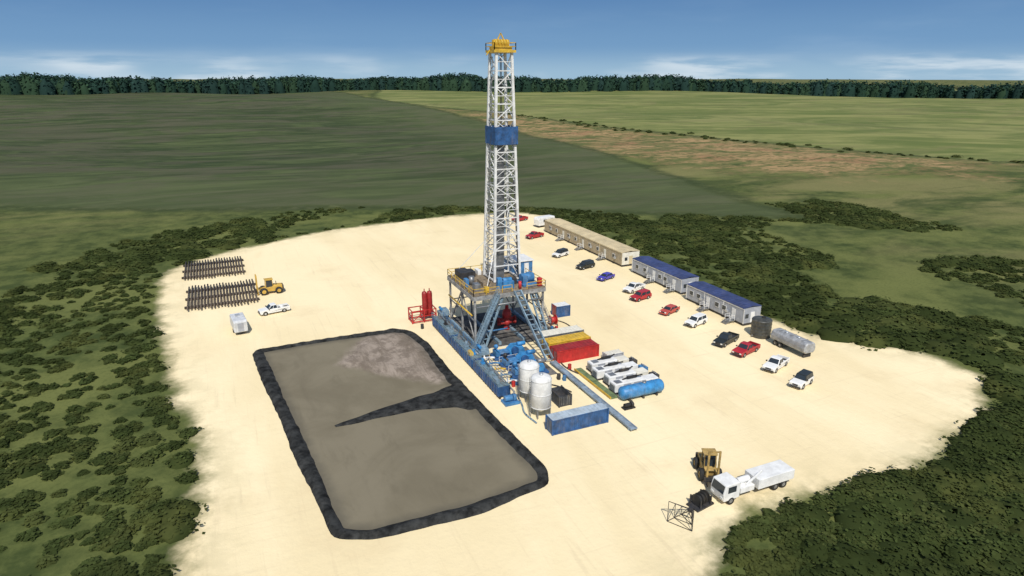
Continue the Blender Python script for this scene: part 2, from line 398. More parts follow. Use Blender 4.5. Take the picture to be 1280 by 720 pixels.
h=rng.uniform(18,24,NT_)*(1+0.12*np.sin(ang*23)+0.08*np.sin(ang*61)); P=np.stack([x,y,terrain(x,y)-1],-1)
FLEAF.node_tree.nodes.clear()
t=NT(FLEAF); b_=t.new('ShaderNodeBsdfDiffuse'); a=t.new('ShaderNodeAttribute'); a.attribute_name='tint'; t.link(a.outputs['Color'],b_.inputs[0])
tr=t.new('ShaderNodeBsdfTranslucent'); t.link(a.outputs['Color'],tr.inputs[0]); mx=t.new('ShaderNodeMixShader'); mx.inputs[0].default_value=0.25
t.link(b_.outputs[0],mx.inputs[1]); t.link(tr.outputs[0],mx.inputs[2]); t.link(mx.outputs[0],t.new('ShaderNodeOutputMaterial').inputs[0])
fo=foliage('forest',P,h*rng.uniform(0.30,0.45,NT_),h,60,1.9,[(0.028,0.062,0.048),(0.034,0.072,0.048),(0.046,0.088,0.050),(0.030,0.064,0.054)],0.15,0.6,(0.75,0.35),True,FLEAF); fo['kind']='stuff'  # distance haze put into the leaf colours as a bluish cast
# ------------------------------------------------------------------ mud pit
PIT=[(-41.6,7.2),(-33,7.6),(-25.7,7.5),(-18.0,7.2),(-16.0,5.2),(-15.0,-1.2),(-15.2,-13),(-14.6,-22),(-14.2,-30),(-13.3,-42.8),(-14.2,-45.2),(-23,-46.6),(-34.0,-46.2),(-37.2,-44.6),(-37.9,-35.6),(-38.8,-27),(-39.3,-19.6),(-40.6,-6)]
def dense(poly,step):
    o=[]
    for i in range(len(poly)):
        a=poly[i];b=poly[(i+1)%len(poly)];n=max(1,int(math.hypot(b[0]-a[0],b[1]-a[1])/step))
        for k in range(n): o.append((a[0]+(b[0]-a[0])*k/n,a[1]+(b[1]-a[1])*k/n))
    return np.array(o)
D=dense(PIT,0.5)
for _ in range(2): D=(np.roll(D,1,0)+2*D+np.roll(D,-1,0))/4
tg=np.roll(D,-1,0)-np.roll(D,1,0); tg/=np.linalg.norm(tg,axis=1)[:,None]; nrm=np.stack([-tg[:,1],tg[:,0]],1)
area=0.5*np.sum(D[:,0]*np.roll(D[:,1],-1)-np.roll(D[:,0],-1)*D[:,1])
if area>0: nrm=-nrm
prof=[(-1.15,0.0),(-0.75,0.22),(-0.4,0.42),(0.0,0.50),(0.35,0.42),(0.6,0.2),(0.85,-0.05)]
V=[];M=len(D)
wn=1+0.38*np.array([vnoise(D[:,0],D[:,1],0.35,11)]).ravel()+0.12*vnoise(D[:,0],D[:,1],1.7,12)
for j,(o_,z_) in enumerate(prof):
    jit=0.10*vnoise(D[:,0]*1.0+j*7,D[:,1],2.2,20+j)
    q=D+nrm*(o_*wn+jit)[:,None]; z=z_*(0.85+0.3*vnoise(D[:,0],D[:,1]+j*3,1.7,30+j))
    if j in(0,6): z=np.full(M,-0.05)
    V.append(np.column_stack([q,z]))
V=np.concatenate(V); F=[]
for j in range(len(prof)-1):
    for k in range(M): F.append((j*M+k,j*M+(k+1)%M,(j+1)*M+(k+1)%M,(j+1)*M+k))
BERM=mat('dark_liner_soil',(0.036,0.037,0.036),0.85,0,0.5,0.8,dirt=0.3,bump=0.4,dcol=(0.10,0.098,0.09))
BERM.node_tree.nodes['Principled BSDF'].inputs['Specular IOR Level'].default_value=0.15
me=fast_mesh('earth_berm',V,np.array(F)); me.materials.append(BERM); me.polygons.foreach_set('use_smooth',np.ones(len(F),bool))
berm=bpy.data.objects.new('earth_berm',me); COL.objects.link(berm); tag(berm,'rough dark earth berm ringing the drilling mud pit','berm')
sp=[(-14.4,-21.4,6.2),(-15.6,-21.7,4.9),(-17.2,-21.7,3.7),(-19.5,-21.4,2.8),(-22.5,-21.4,2.1),(-26,-21.7,1.6),(-29,-22.2,1.15),(-31.8,-22.7,0.75),(-33.8,-23.0,0.25)]
G=[]
for i in range(len(sp)-1):
    for k in range(7):
        tt=k/7; G.append([sp[i][q]*(1-tt)+sp[i+1][q]*tt for q in range(3)])
G.append(list(sp[-1])); G=np.array(G); V=[];W=13
for i,g in enumerate(G):
    for j in range(W):
        u=j/(W-1)*2-1; hh=(0.25+0.02*g[2])*(1-abs(u)**3)+0.06
        V.append((g[0]+0.06*math.sin(i*1.7+j),g[1]+u*g[2]*(1+0.06*math.sin(i*0.5+(1 if u>0 else 3))),hh*(0.93+0.10*math.sin(i*0.7+j*0.9))if abs(u)<1 else -0.02))
F=[(i*W+j,i*W+j+1,(i+1)*W+j+1,(i+1)*W+j) for i in range(len(G)-1) for j in range(W-1)]
me=fast_mesh('earth_spur',np.array(V),np.array(F)); me.materials.append(BERM); me.polygons.foreach_set('use_smooth',np.ones(len(F),bool))
spur=bpy.data.objects.new('earth_spur',me); COL.objects.link(spur); tag(spur,'dark tapering earth spur reaching into the mud pit','earth bank')
xs=np.arange(-43,-12,0.4); ys=np.arange(-48,9,0.4); X,Y=np.meshgrid(xs,ys); sd=sdf(X,Y,PIT)
sedP=[(-23.5,7.2),(-16,6.5),(-14.5,-2),(-14.8,-16),(-17.5,-16.4),(-24.3,-10.6),(-30.5,-3.4),(-27.0,2.0)]
ss=sdf(X,Y,sedP)
Zp=0.12+0.34*sm(-ss/3)*(0.8+0.2*vnoise(X,Y,1.4,5))
idx=np.arange(X.size).reshape(X.shape); F=np.stack([idx[:-1,:-1],idx[:-1,1:],idx[1:,1:],idx[1:,:-1]],-1).reshape(-1,4)
keep=(sd.ravel()[F]<0.3).all(1); F=F[keep]
me=fast_mesh('mud_pit_surface',np.stack([X,Y,Zp],-1).reshape(-1,3),F)
at=me.attributes.new('sed','FLOAT','POINT'); at.data.foreach_set('value',ss.ravel().astype(np.float32))
at=me.attributes.new('sdp','FLOAT','POINT'); at.data.foreach_set('value',sd.ravel().astype(np.float32))
mm=bpy.data.materials.new('drilling_mud'); mm.use_nodes=True; t=NT(mm); b=t.n['Principled BSDF']
pos=t.new('ShaderNodeNewGeometry').outputs['Position']
n1=t.noise(0.08,pos,6,0.6,0.8); n2=t.noise(1.0,t.mapping(pos,(0.5,0.12,1),(0,0,R(35))),7,0.75,0.5)
c=t.mix(t.maprange(n1,0.35,0.65),(0.172,0.148,0.100),(0.212,0.184,0.127))
c=t.mix(t.maprange(t.noise(0.25,t.mapping(pos,(1,0.4,1)),6,0.7,1.0),0.5,0.72,0,0.4),c,(0.14,0.12,0.082))
def at_(n):
    a=t.new('ShaderNodeAttribute'); a.attribute_name=n; return a.outputs['Fac']
d=t.math('ADD',at_('sed'),t.math('MULTIPLY',t.math('SUBTRACT',t.noise(0.35,pos,6,0.7),0.5),3.5))
sedc=t.mix(t.maprange(n2,0.36,0.60),(0.19,0.155,0.120),(0.33,0.275,0.225))
sedc=t.mix(t.maprange(t.noise(0.5,pos,6,0.75),0.47,0.60,0,0.7),sedc,(0.155,0.125,0.098))
mk=t.maprange(d,0.9,-1.2)
c=t.mix(mk,c,sedc)
rim_dark=t.maprange(t.math('ADD',at_('sdp'),t.math('MULTIPLY',t.math('SUBTRACT',t.noise(0.5,pos,4,0.6),0.5),1.5)),-2.4,-0.6,0,0.55)  # mud colour goes darker towards the pit edge
c=t.mix(rim_dark,c,(0.085,0.078,0.062))
t.link(c,b.inputs['Base Color'])
t.link(t.maprange(mk,0,1,0.7,0.95),b.inputs['Roughness']); b.inputs['Specular IOR Level'].default_value=0.12
bn=t.new('ShaderNodeBump'); bn.inputs['Strength'].default_value=0.2; bn.inputs['Distance'].default_value=0.1
t.link(t.noise(0.8,pos,5,0.6),bn.inputs['Height']); t.link(bn.outputs[0],b.inputs['Normal'])
me.materials.append(mm); o=bpy.data.objects.new('mud_pit_surface',me); COL.objects.link(o); o['kind']='structure'
# ------------------------------------------------------------------ drilling rig
rig=thing('drilling_rig','tall white lattice drilling rig with yellow crown and raised floor','drilling rig',(0,0,0))
MX,MY=0.8,2.0
def hw(z): return 2.45+(1.35-2.45)*(z-9.4)/(47.6-9.4)
zs=[9.4,12.2,15.0,17.8,20.6,23.4,26.2,29.0,31.8,34.4,37.0,39.6,42.2,44.8,47.6]
mb=MB(); cs=[(-1,-1),(1,-1),(1,1),(-1,1)]
def mp(i,z,): return (MX+cs[i%4][0]*hw(z),MY+cs[i%4][1]*hw(z),z)
for i in range(4):
    mb.beam(mp(i,9.4),mp(i,47.6),0.40)
    mb.beam(mp(i,9.6),mp(i+1,9.6),0.25)
mb.obj('mast_leg_frame',MASTW,rig)
mb=MB()
for k in range(len(zs)-1):
    z0,z1=zs[k],zs[k+1]
    for i in range(4):
        mb.beam(mp(i,z1),mp(i+1,z1),0.18)
        if i==0 and k<2: continue
        if k%2==0: mb.beam(mp(i,z0),mp(i+1,z1),0.14)
        else: mb.beam(mp(i+1,z0),mp(i,z1),0.14)
        a=Vector(mp(i,(z0+z1)/2)); b_=Vector(mp(i+1,(z0+z1)/2))
        mb.beam(a,b_,0.09)
        if k<8:
            mid=Vector(mp(i,z1)).lerp(Vector(mp(i+1,z1)),0.5); mb.beam(a,mid,0.07); mb.beam(b_,mid,0.07)
mb.obj('mast_bracing',MASTW,rig)
mb=MB()
for k in range(2): mb.beam((MX-2.75,MY-0.3+0.6*k,9.5),(MX-1.6,MY-0.3+0.6*k,47),0.08)
for i in range(60):
    z=10+i*0.62; x_=MX-2.75+1.15*(z-9.5)/37.5; mb.beam((x_,MY-0.3,z),(x_,MY+0.3,z),0.06)
mb.obj('ladder',STEEL,rig)
mb=MB(); mb.bb(MX-1.9,MX+1.9,MY-1.9,MY+1.9,47.6,48.0); mb.rail([(MX-1.85,MY-1.85,48),(MX+1.85,MY-1.85,48),(MX+1.85,MY+1.85,48),(MX-1.85,MY+1.85,48)],1.1,True,0.12)
mb.bb(MX-1.4,MX+1.4,MY-0.35,MY-0.1,48,49.6); mb.bb(MX-1.4,MX+1.4,MY+0.1,MY+0.35,48,49.6); mb.bb(MX-1.5,MX+1.5,MY-1.2,MY+1.2,48,48.5)
for i in range(5): mb.cyl((MX-1.1+i*0.5,MY,49.0),(MX-0.85+i*0.5,MY,49.0),0.7,n=16)
mb.beam((MX-1.2,MY,48.4),(MX,MY,50.6),0.16); mb.beam((MX+1.2,MY,48.4),(MX,MY,50.6),0.16); mb.beam((MX-1.9,MY,48),(MX-2.6,MY-0.2,47.2),0.14)
mb.obj('crown_block',YEL,rig)
mb=MB(); h=hw(34.5)+0.28
mb.bb(MX-h,MX+h,MY-h-0.35,MY-h-0.25,33.1,36.0);mb.bb(MX-h,MX+h,MY+h,MY+h+0.1,33.1,36.0)
mb.bb(MX-h-0.1,MX-h,MY-h-0.3,MY+h,33.1,36.0);mb.bb(MX+h,MX+h+0.1,MY-h-0.3,MY+h,33.1,36.0)
mb.obj('racking_board_windbreak',BLUE,rig)
mb=MB(); mb.bb(MX-h,MX+h,MY-h-0.25,MY-0.6,33.0,33.1)
for i in range(5): mb.beam((MX-h+0.3+i*0.6,MY-0.6,33.15),(MX-h+0.3+i*0.6,MY+0.8,33.15),0.09)
mb.obj('racking_board',STEEL,rig)
mb=MB(); mb.bb(MX-0.45,MX+0.45,MY-0.3,MY+0.3,20.5,22.2); mb.cyl((MX-0.25,MY,21.9),(MX+0.25,MY,21.9),0.6)
mb.obj('travelling_block',STEEL,rig)
mb=MB(); mb.bb(MX-0.6,MX+0.6,MY-0.5,MY+0.5,17.4,19.8); mb.cyl((MX,MY,16.4),(MX,MY,17.4),0.3); mb.beam((MX,MY,19.8),(MX,MY,20.6),0.2)
mb.obj('top_drive',SBLUE,rig)
mb=MB()
for dx in(-0.15,-0.05,0.05,0.15): mb.beam((MX+dx,MY,22.2),(MX+dx,MY,48.6),0.05)
mb.obj('drill_line',DARK,rig)
mb=MB(); mb.beam((MX,MY,9.4),(MX,MY,16.4),0.16); mb.obj('kelly_pipe',DARK,rig)
mb=MB()
for i in range(9):
    for j in range(3): mb.beam((MX-1.7+i*0.17,MY-1.7+j*0.2,9.4),(MX-1.0+i*0.14,MY-1.1+j*0.2,34.5),0.08)
mb.obj('stand_of_drill_pipe',STEEL,rig)
FX0,FX1,FY0,FY1,FZ=-7.6,5.7,-5.7,7.6,9.2
mb=MB(); mb.bb(FX0,FX1,FY0,FY1,FZ-0.12,FZ)
mb.obj('drill_floor_deck',TAN,rig)
mb=MB()
for yy in (FY0,FY0+4.4,FY1-4.4,FY1): mb.beam((FX0,yy,FZ-0.5),(FX1,yy,FZ-0.5),0.3,0.7)
for xx in (FX0,FX0+3,FX1-3,FX1): mb.beam((xx,FY0,FZ-0.52),(xx,FY1,FZ-0.52),0.28,0.7)
mb.obj('floor_girders',COLM,rig)
mb=MB(); mb.rail([(FX0+4.6,FY0,FZ),(FX0,FY0,FZ),(FX0,FY1,FZ),(FX1,FY1,FZ),(FX1,FY0,FZ),(2.2,FY0,FZ)],1.15,False,0.10)
mb.rail([(-2.4,FY0,FZ),(-0.6,FY0,FZ)],1.15,False,0.10)
mb.obj('safety_railing',YEL,rig)
px=[FX0+0.3,-3.2,1.4,FX1-0.3]
for side in (0,3):
    mb=MB(); xx=px[side]
    for yy in (FY0+0.3,1.0,FY1-0.3): mb.beam((xx,yy,0.6),(xx,yy,FZ-0.8),0.32)
    mb.beam((xx,FY0+0.3,0.7),(xx,1.0,8.2),0.18); mb.beam((xx,FY1-0.3,0.7),(xx,1.0,8.2),0.18); mb.beam((xx,FY0+0.3,4.6),(xx,FY1-0.3,4.6),0.16)
    nx_=px[1] if side==0 else px[2]
    yy=FY1-0.3
    mb.beam((nx_,yy,0.6),(nx_,yy,FZ-0.8),0.3)
    mb.beam((xx,yy,0.7),(nx_,yy,8.2),0.18); mb.beam((xx,yy,4.6),(nx_,yy,4.6),0.16)
    mb.obj('substructure_columns',COLM,rig)
mb=MB()
for xx in px: mb.beam((xx,FY0-0.8,0.3),(xx,FY1+0.8,0.3),0.5,0.55)
mb.obj('base_skid',SBLUE,rig)
def lacedleg(p,q,w,n):
    mb=MB(); p=Vector(p);q=Vector(q); s_=Vector((w/2,0,0))
    mb.beam(p-s_,q-s_,0.26,0.3); mb.beam(p+s_,q+s_,0.26,0.3)
    for i in range(n):
        a=p.lerp(q,i/n); b_=p.lerp(q,(i+1)/n); mb.beam(a-s_,b_+s_,0.12); mb.beam(b_-s_,b_+s_,0.12)
    mb.obj('splayed_leg',SBLUE,rig)
lacedleg((-2.6,-5.3,FZ-0.6),(-6.6,-7.0,0.3),1.1,6)
lacedleg((3.4,-5.3,FZ-0.6),(5.4,-7.0,0.3),1.0,6)
mb=MB()
p0=Vector((0.3,-5.9,FZ)); p1=Vector((1.35,-16.2,0.5))
for dx in (-0.6,0.6): mb.beam(p0+Vector((dx,0,0)),p1+Vector((dx,0,0)),0.2,0.42)
for i in range(15):
    q=p0.lerp(p1,i/14); mb.beam(q+Vector((-0.6,0,-0.05)),q+Vector((0.6,0,-0.05)),0.2,0.10)
mb.obj('pipe_ramp',SBLUE,rig)
def stair(mb,p,q,w,side,nst=18,rail=True):
    p=Vector(p);q=Vector(q);s_=Vector(side)*w/2
    for sg in(-1,1):
        mb.beam(p+s_*sg,q+s_*sg,0.12,0.34)
        if rail:
            for k in(0.55,1.1): mb.beam(p+s_*sg+Vector((0,0,k)),q+s_*sg+Vector((0,0,k)),0.06)
            for i in range(6): c=(p+s_*sg).lerp(q+s_*sg,i/5); mb.beam(c,c+Vector((0,0,1.1)),0.06)
    for i in range(nst):
        c=p.lerp(q,(i+0.5)/nst); mb.beam(c-s_,c+s_,0.28,0.05)
mb=MB(); stair(mb,(-3.4,-6.4,FZ),(-8.6,-7.9,0.1),1.0,(0,1,0),24); mb.obj('staircase',SBLUE,rig)
mb=MB(); stair(mb,(FX1+0.6,4,FZ),(FX1+0.6,-6,2.2),1.0,(1,0,0),22); mb.obj('staircase',COLM,rig)
dog=MB(); dog.bb(3.2,7.2,2.5,6.7,FZ+0.02,FZ+2.4); do=dog.obj('doghouse_cabin',MBLUE,rig,0.05)
mb=MB(); mb.box((5.2,4.6,FZ+2.54),(4.4,4.6,0.22)); mb.obj('doghouse_roof',WHITE,do,0.04)
mb=MB(); mb.bb(3.7,4.8,2.42,2.49,FZ+1.1,FZ+2.0); mb.obj('doghouse_window',GLASS,do)
mb=MB(); mb.bb(5.5,6.4,2.42,2.49,FZ+0.1,FZ+2.1); mb.obj('doghouse_door',WHITE,do)
mb=MB(); mb.bb(2.0,4.9,-4.6,-1.4,FZ+0.02,FZ+0.45); mb.cyl((2.2,-3,FZ+1.2),(4.6,-3,FZ+1.2),0.8); mb.bb(2.1,3.0,-4.4,-3.9,FZ+0.4,FZ+1.9); mb.bb(3.9,4.8,-2,-1.5,FZ+0.4,FZ+1.7)
mb.obj('drawworks',MBLUE,rig,0.03)
mb=MB(); mb.bb(-1.6,0.4,-4.4,-2.6,FZ+0.02,FZ+1.3); mb.cyl((-1.4,-3.5,FZ+1.3),(0.2,-3.5,FZ+1.3),0.5); mb.bb(-2.4,-1.62,-3.8,-3.0,FZ,FZ+1.9)
mb.obj('iron_roughneck',CBLUE,rig,0.03)
for nm,(x0,x1,y0,y1,hh_),ma_ in (('power_unit',(-6.6,-4.6,3.4,6.6,1.4),DARK),('control_cabinet',(-6.4,-5.4,-3.4,-2.0,1.2),STEEL),('tool_chest',(-4.4,-3.3,4.6,6.9,1.0),DARK),('pipe_setback',(-4.3,-3.1,-1.6,1.2,0.7),TAN),('valve_cabinet',(-7.2,-6.6,-1.0,0.2,1.5),MBLUE),('mud_box',(-2.6,-1.9,5.2,7.0,0.9),WHITE),('winch_housing',(-5.2,-4.5,-5.0,-4.2,1.0),YEL),('brake_unit',(1.0,1.8,-2.4,-1.6,1.1),DARK),('hydraulic_unit',(4.6,5.3,-5.3,-4.6,1.5),RED)):
    mb=MB(); mb.bb(x0,x1,y0,y1,FZ+0.02,FZ+hh_); mb.obj(nm,ma_,rig,0.04)
mb=MB(); mb.cyl((-5.6,0.5,FZ),(-5.6,0.5,FZ+1.5),0.5); mb.obj('air_tank',STEEL,rig)
mb=MB(); mb.cyl((1.2,-5.0,FZ),(1.2,-5.0,FZ+1.3),0.28);mb.obj('capstan',RED,rig)
# pipework slung below the floor
for k,(p,q,ma_) in enumerate((((-7.2,-5.9,7.2),(5.3,-5.9,7.2),STEEL),((-7.7,-5.0,5.6),(-7.7,7.0,5.6),YEL),((-6.8,-5.8,2.6),(-1.5,-5.8,2.6),MBLUE),((-5.0,-4.5,1.2),(4.5,-4.5,1.2),DARK))):
    mb=MB(); mb.cyl(p,q,0.14,n=8); mb.obj('flow_pipe',ma_,rig)
mb=MB(); mb.cyl((MX+2.2,MY-2.4,9.4),(MX+1.6,MY-1.7,27),0.09,n=8); mb.cyl((MX+1.6,MY-1.7,27),(MX+0.6,MY-0.5,20.5),0.09,n=8)
mb.obj('mud_hose',DARK,rig)
mb=MB()
for q in ((-4.9,-4.6),(5.0,7.0),(-6.9,7.0)): mb.beam((MX+math.copysign(2.2,q[0]),MY+math.copysign(2.2,q[1]),16),(q[0],q[1],FZ),0.1)
mb.obj('mast_stay',MASTW,rig)
def matpad(x0,x1,y0,y1,z,label,step=2.4,ma=MATG):
    mb=MB(); y=y0
    while y<y1-0.1:
        y2=min(y+step,y1); xx=x0
        while xx<x1-0.1:
            x2=min(xx+4.8,x1); mb.bb(xx+0.03,x2-0.03,y+0.03,y2-0.03,0.004,z,random.choice((0,0,1))); xx=x2
        y=y2
    o=mb.obj('timber_mat',[ma,MATL if ma is MATG else MATG],None); tag(o,label,'ground mat'); return o
matpad(-8.2,8.6,-7.2,9.6,0.06,'dark worn timber matting laid under the drilling rig')
matpad(-6.2,0.6,-20.6,-8.9,0.05,'grey worn matting under the blue mud pumps',2.4,MATL)
bop=thing('blowout_preventer','red stacked blowout preventer below the rig floor','wellhead equipment',(MX,MY-2.2,0.06))
mb=MB(); mb.rev((0,0,0),[(0,0),(0.55,0),(0.55,0.4),(0.35,0.45),(0.35,0.9),(0.6,0.95),(0.6,1.7),(0.4,1.8),(0.4,2.1),(0.75,2.2),(0.85,2.9),(0.7,3.7),(0.35,3.9),(0.3,4.6),(0,4.6)],'z',18)
mb.obj('stack_body',RED,bop)
for z in (1.3,2.0):
    mb=MB(); mb.cyl((-1.6,0,z),(1.6,0,z),0.3,n=12); mb.cyl((-1.75,0,z),(-1.4,0,z),0.42,n=12); mb.cyl((1.4,0,z),(1.75,0,z),0.42,n=12); mb.obj('ram',DKRED,bop)
cw=thing('pipe_catwalk','long low narrow blue-grey pipe catwalk running from the ramp','catwalk',(1.5,0,0))
mb=MB()
for dx in(-0.42,0.42): mb.beam((dx,-16.9,0.42),(dx,-40.0,0.42),0.14,0.24)
mb.bb(-0.35,0.35,-40,-16.9,0.38,0.44)
for i in range(24): mb.beam((-0.36,-17.1-i*0.98,0.46),(0.36,-17.1-i*0.98,0.46),0.12,0.05)
mb.obj('catwalk_deck',CATW,cw)
for i in range(6):
    mb=MB(); yy=-17.6-i*4.35
    mb.beam((-0.42,yy,0),(-0.42,yy,0.3),0.16); mb.beam((0.42,yy,0),(0.42,yy,0.3),0.16); mb.beam((-0.42,yy,0.1),(0.42,yy,0.1),0.12); mb.obj('leg',CATW,cw)
# ------------------------------------------------------------------ mud tanks
TX=-10.15
def mudtank(cx,y0,y1,label):
    e=thing('mud_tank',label,'mud tank',(cx,(y0+y1)/2,0),0,'row of mud tanks beside the pit'); L=y1-y0-0.3; w=0.95; H=1.75
    mb=MB(); mb.bb(-w,w,-L/2,L/2,0.3,H)
    for i in range(int(L/0.9)): mb.bb(-w-0.08,-w-0.002,-L/2+0.3+i*0.9,-L/2+0.42+i*0.9,0.35,H-0.05); mb.bb(w+0.002,w+0.08,-L/2+0.3+i*0.9,-L/2+0.42+i*0.9,0.35,H-0.05)
    mb.obj('tank_body',BLUE,e)
    mb=MB(); mb.beam((-w+0.2,-L/2-0.2,0.15),(-w+0.2,L/2+0.1,0.15),0.25,0.28); mb.beam((w-0.2,-L/2-0.2,0.15),(w-0.2,L/2+0.1,0.15),0.25,0.28); mb.obj('skid',DARK,e)
    mb=MB(); mb.bb(-w+0.05,w-0.05,-L/2+0.1,L/2-0.1,H+0.004,H+0.06); mb.obj('deck_grating',TEAL,e)
    mb=MB(); mb.rail([(-w,-L/2,H),(-w,L/2,H)],0.95,False,0.06); mb.obj('handrail',SBLUE,e)
    mb=MB(); mb.rail([(w,-L/2+1,H),(w,L/2-1,H)],0.95,False,0.06); mb.obj('handrail',MBLUE,e)
    for i in range(3):
        yy=-L/2+L*(i+0.5)/3; mb=MB(); mb.bb(-0.32,0.32,yy-0.32,yy+0.32,H+0.07,H+0.35); mb.cyl((0,yy,H+0.35),(0,yy,H+0.95),0.22,n=12); mb.obj('agitator',random.choice((CBLUE,STEEL,SBLUE,DARK)),e,0.02)
    mb=MB(); mb.cyl((0.5,L/2-1,H+0.2),(0.5,-L/2+1,H+0.2),0.1,n=8); mb.obj('pipework',STEEL,e)
    mb=MB(); mb.bb(-0.8,-0.2,-L/2+1.2,-L/2+2.6,H+0.07,H+0.6); mb.obj('mixing_hopper',random.choice((YEL,WHITE,SBLUE)),e)
    return e
mudtank(TX,-3.2,7.2,'long dark blue mud tank with rails beside the pit')
mudtank(TX,-14.0,-3.4,'long dark blue mud tank with rails beside the pit')
mudtank(TX,-24.6,-14.2,'long dark blue mud tank with rails beside the pit')
for k in range(2):
    e=thing('shale_shaker','pale blue shale shaker standing at the mud tanks','shale shaker',(-8.0,9.8-k*3.4 if k==0 else -10.2,0),0,'shale shakers beside the mud tanks')
    mb=MB(); mb.bb(-0.9,0.9,-1.1,1.1,0.9,1.5); mb.box((0.2,0,1.75),(1.5,1.9,0.45),0,0,(0.8,0.9)); mb.obj('shaker_basket',SBLUE,e,0.04)
    mb=MB()
    for sx in(-0.75,0.75):
        for sy in(-0.95,0.95): mb.beam((sx,sy,0),(sx,sy,0.9),0.16)
    mb.obj('leg',DARK,e)
    mb=MB(); mb.cyl((-0.5,-0.6,2.15),(-0.5,0.6,2.15),0.25,n=12); mb.obj('vibrator_motor',CBLUE,e)
e=thing('charge_pump','blue centrifugal pump skid at end of mud tanks','pump',(-10.0,-26.2,0))
mb=MB(); mb.bb(-1.1,1.1,-0.9,0.9,0,0.35); mb.cyl((-0.9,0,0.8),(0.3,0,0.8),0.45,n=14); mb.cyl((0.35,0,0.8),(0.8,0,0.8),0.55,n=14); mb.obj('pump_body',MBLUE,e,0.02)
mb=MB(); mb.cyl((0.6,0,1.2),(0.6,0,1.7),0.15,n=10); mb.cyl((0.6,0,1.65),(0.6,1.6,1.65),0.13,n=10); mb.obj('discharge_pipe',STEEL,e)
for i in range(5):
    mb=MB(); yy=-12.0-i*2.3; mb.cyl((-9.1,yy,0.75),(-7.4,yy,0.75),0.15,n=10); mb.cyl((-7.4,yy,0.75),(-6.7,yy-0.5,0.75),0.15,n=10); mb.cyl((-8.3,yy,0.0),(-8.3,yy,1.2),0.12,n=8)
    o=mb.obj('suction_pipe',(WHITE,MBLUE,YEL,SBLUE,WHITE)[i],None); tag(o,'painted suction pipe joining mud tank and pump','pipe','suction pipes')
# oil drums, pallets and hoses lying about the rig
drum=None
for i,(dx,dy,ma_) in enumerate(((-7.4,-20.8,MBLUE),(-6.8,-21.4,MBLUE),(-7.5,-21.7,RED),(8.0,-4.2,MBLUE),(8.7,-4.6,RED),(8.1,-5.1,DARK),(-0.2,-22.3,DARK),(0.4,-23.0,MBLUE),(-13.2,6.4,DARK),(3.0,-19.9,RED))):
    mb=MB(); mb.rev((0,0,0),[(0,0.0),(0.29,0.0),(0.3,0.03),(0.29,0.06),(0.29,0.3),(0.305,0.32),(0.29,0.34),(0.29,0.58),(0.305,0.6),(0.29,0.62),(0.29,0.86),(0.3,0.88),(0,0.87)],'z',16)
    o=mb.obj('oil_drum',ma_,None,0,(dx,dy,0.06 if -6.2<dx<0.6 and dy>-20 else 0.0)); tag(o,'upright painted steel oil drum near the rig','drum','oil drums')
def hose(pts,r,ma_,label):
    cu=[Vector(p) for p in pts]; P=[]
    n=len(cu)
    for i in range(n-1):
        p0_=cu[max(i-1,0)];p1_=cu[i];p2_=cu[i+1];p3_=cu[min(i+2,n-1)]
        for k in range(6):
            tt=k/6; P.append(0.5*((2*p1_)+(p2_-p0_)*tt+(2*p0_-5*p1_+4*p2_-p3_)*tt*tt+(3*p1_-p0_-3*p2_+p3_)*tt**3))
    P.append(cu[-1]); mb=MB()
    for a_,b_ in zip(P[:-1],P[1:]): mb.cyl(a_,b_,r,n=8)
    o=mb.obj('supply_hose',ma_,None); tag(o,label,'hose','hoses on the ground')
hose([(2.6,-9.5,0.12),(3.2,-14,0.12),(2.7,-19,0.12),(3.4,-22,0.12)],0.10,DARK,'dark hose lying on sand beside the catwalk')
hose([(-6.5,-22,0.12),(-3.5,-22.8,0.12),(-1.6,-24.4,0.12),(-0.6,-27,0.12)],0.10,DARK,'dark hose lying on sand near the silos')
hose([(-8.2,-24.5,0.14),(-8.8,-27.5,0.14),(-9.5,-30,0.14),(-9.2,-33.0,0.14)],0.12,SBLUE,'blue grey hose lying on sand past the silos')
hose([(9,1,0.12),(11,0,0.12),(12.0,-3,0.12),(11.2,-8,0.12)],0.09,DARK,'dark hose lying on sand behind the containers')
# ------------------------------------------------------------------ mud pumps
for k,yy in enumerate((-11.2,-15.0,-18.7)):
    e=thing('mud_pump','bright blue triplex mud pump on a skid','mud pump',(-3.6,yy,0.05),0,'mud pumps')
    mb=MB(); mb.bb(-3.0,3.0,-1.2,1.2,0,0.35); mb.obj('skid',BLUE,e,0.03)
    mb=MB(); mb.prism([(-0.2,0.35),(2.2,0.35),(2.5,1.0),(2.1,1.7),(0.6,1.8),(-0.2,1.1)],-0.9,0.9); mb.obj('power_end',CBLUE,e,0.08)
    for sy in(-0.6,0,0.6):
        mb=MB(); mb.cyl((-2.0,sy,0.9),(-0.2,sy,0.9),0.2,n=12); mb.bb(-2.6,-1.9,sy-0.22,sy+0.22,0.5,1.35); mb.obj('fluid_cylinder',MBLUE,e,0.02)
    mb=MB(); mb.cyl((-2.3,-1.0,1.6),(-2.3,1.0,1.6),0.13,n=10); mb.rev((-2.3,0.0,1.65),[(0,0),(0.3,0.1),(0.36,0.4),(0.26,0.65),(0,0.75)],'z',14); mb.obj('pulsation_dampener',DARK if k==1 else CBLUE,e)
    mb=MB(); mb.cyl((0.6,-1.3,1.3),(0.6,-0.95,1.3),0.62,n=20); mb.obj('drive_wheel',BLUE,e)
    mb=MB(); mb.cyl((1.2,-0.5,2.05),(2.6,-0.5,2.05),0.36,n=14); mb.obj('motor',STEEL if k==2 else CBLUE,e)
    mb=MB(); mb.rail([(-2.9,1.1,0.35),(2.9,1.1,0.35)],1.0,False,0.05); mb.obj('handrail',WHITE,e)
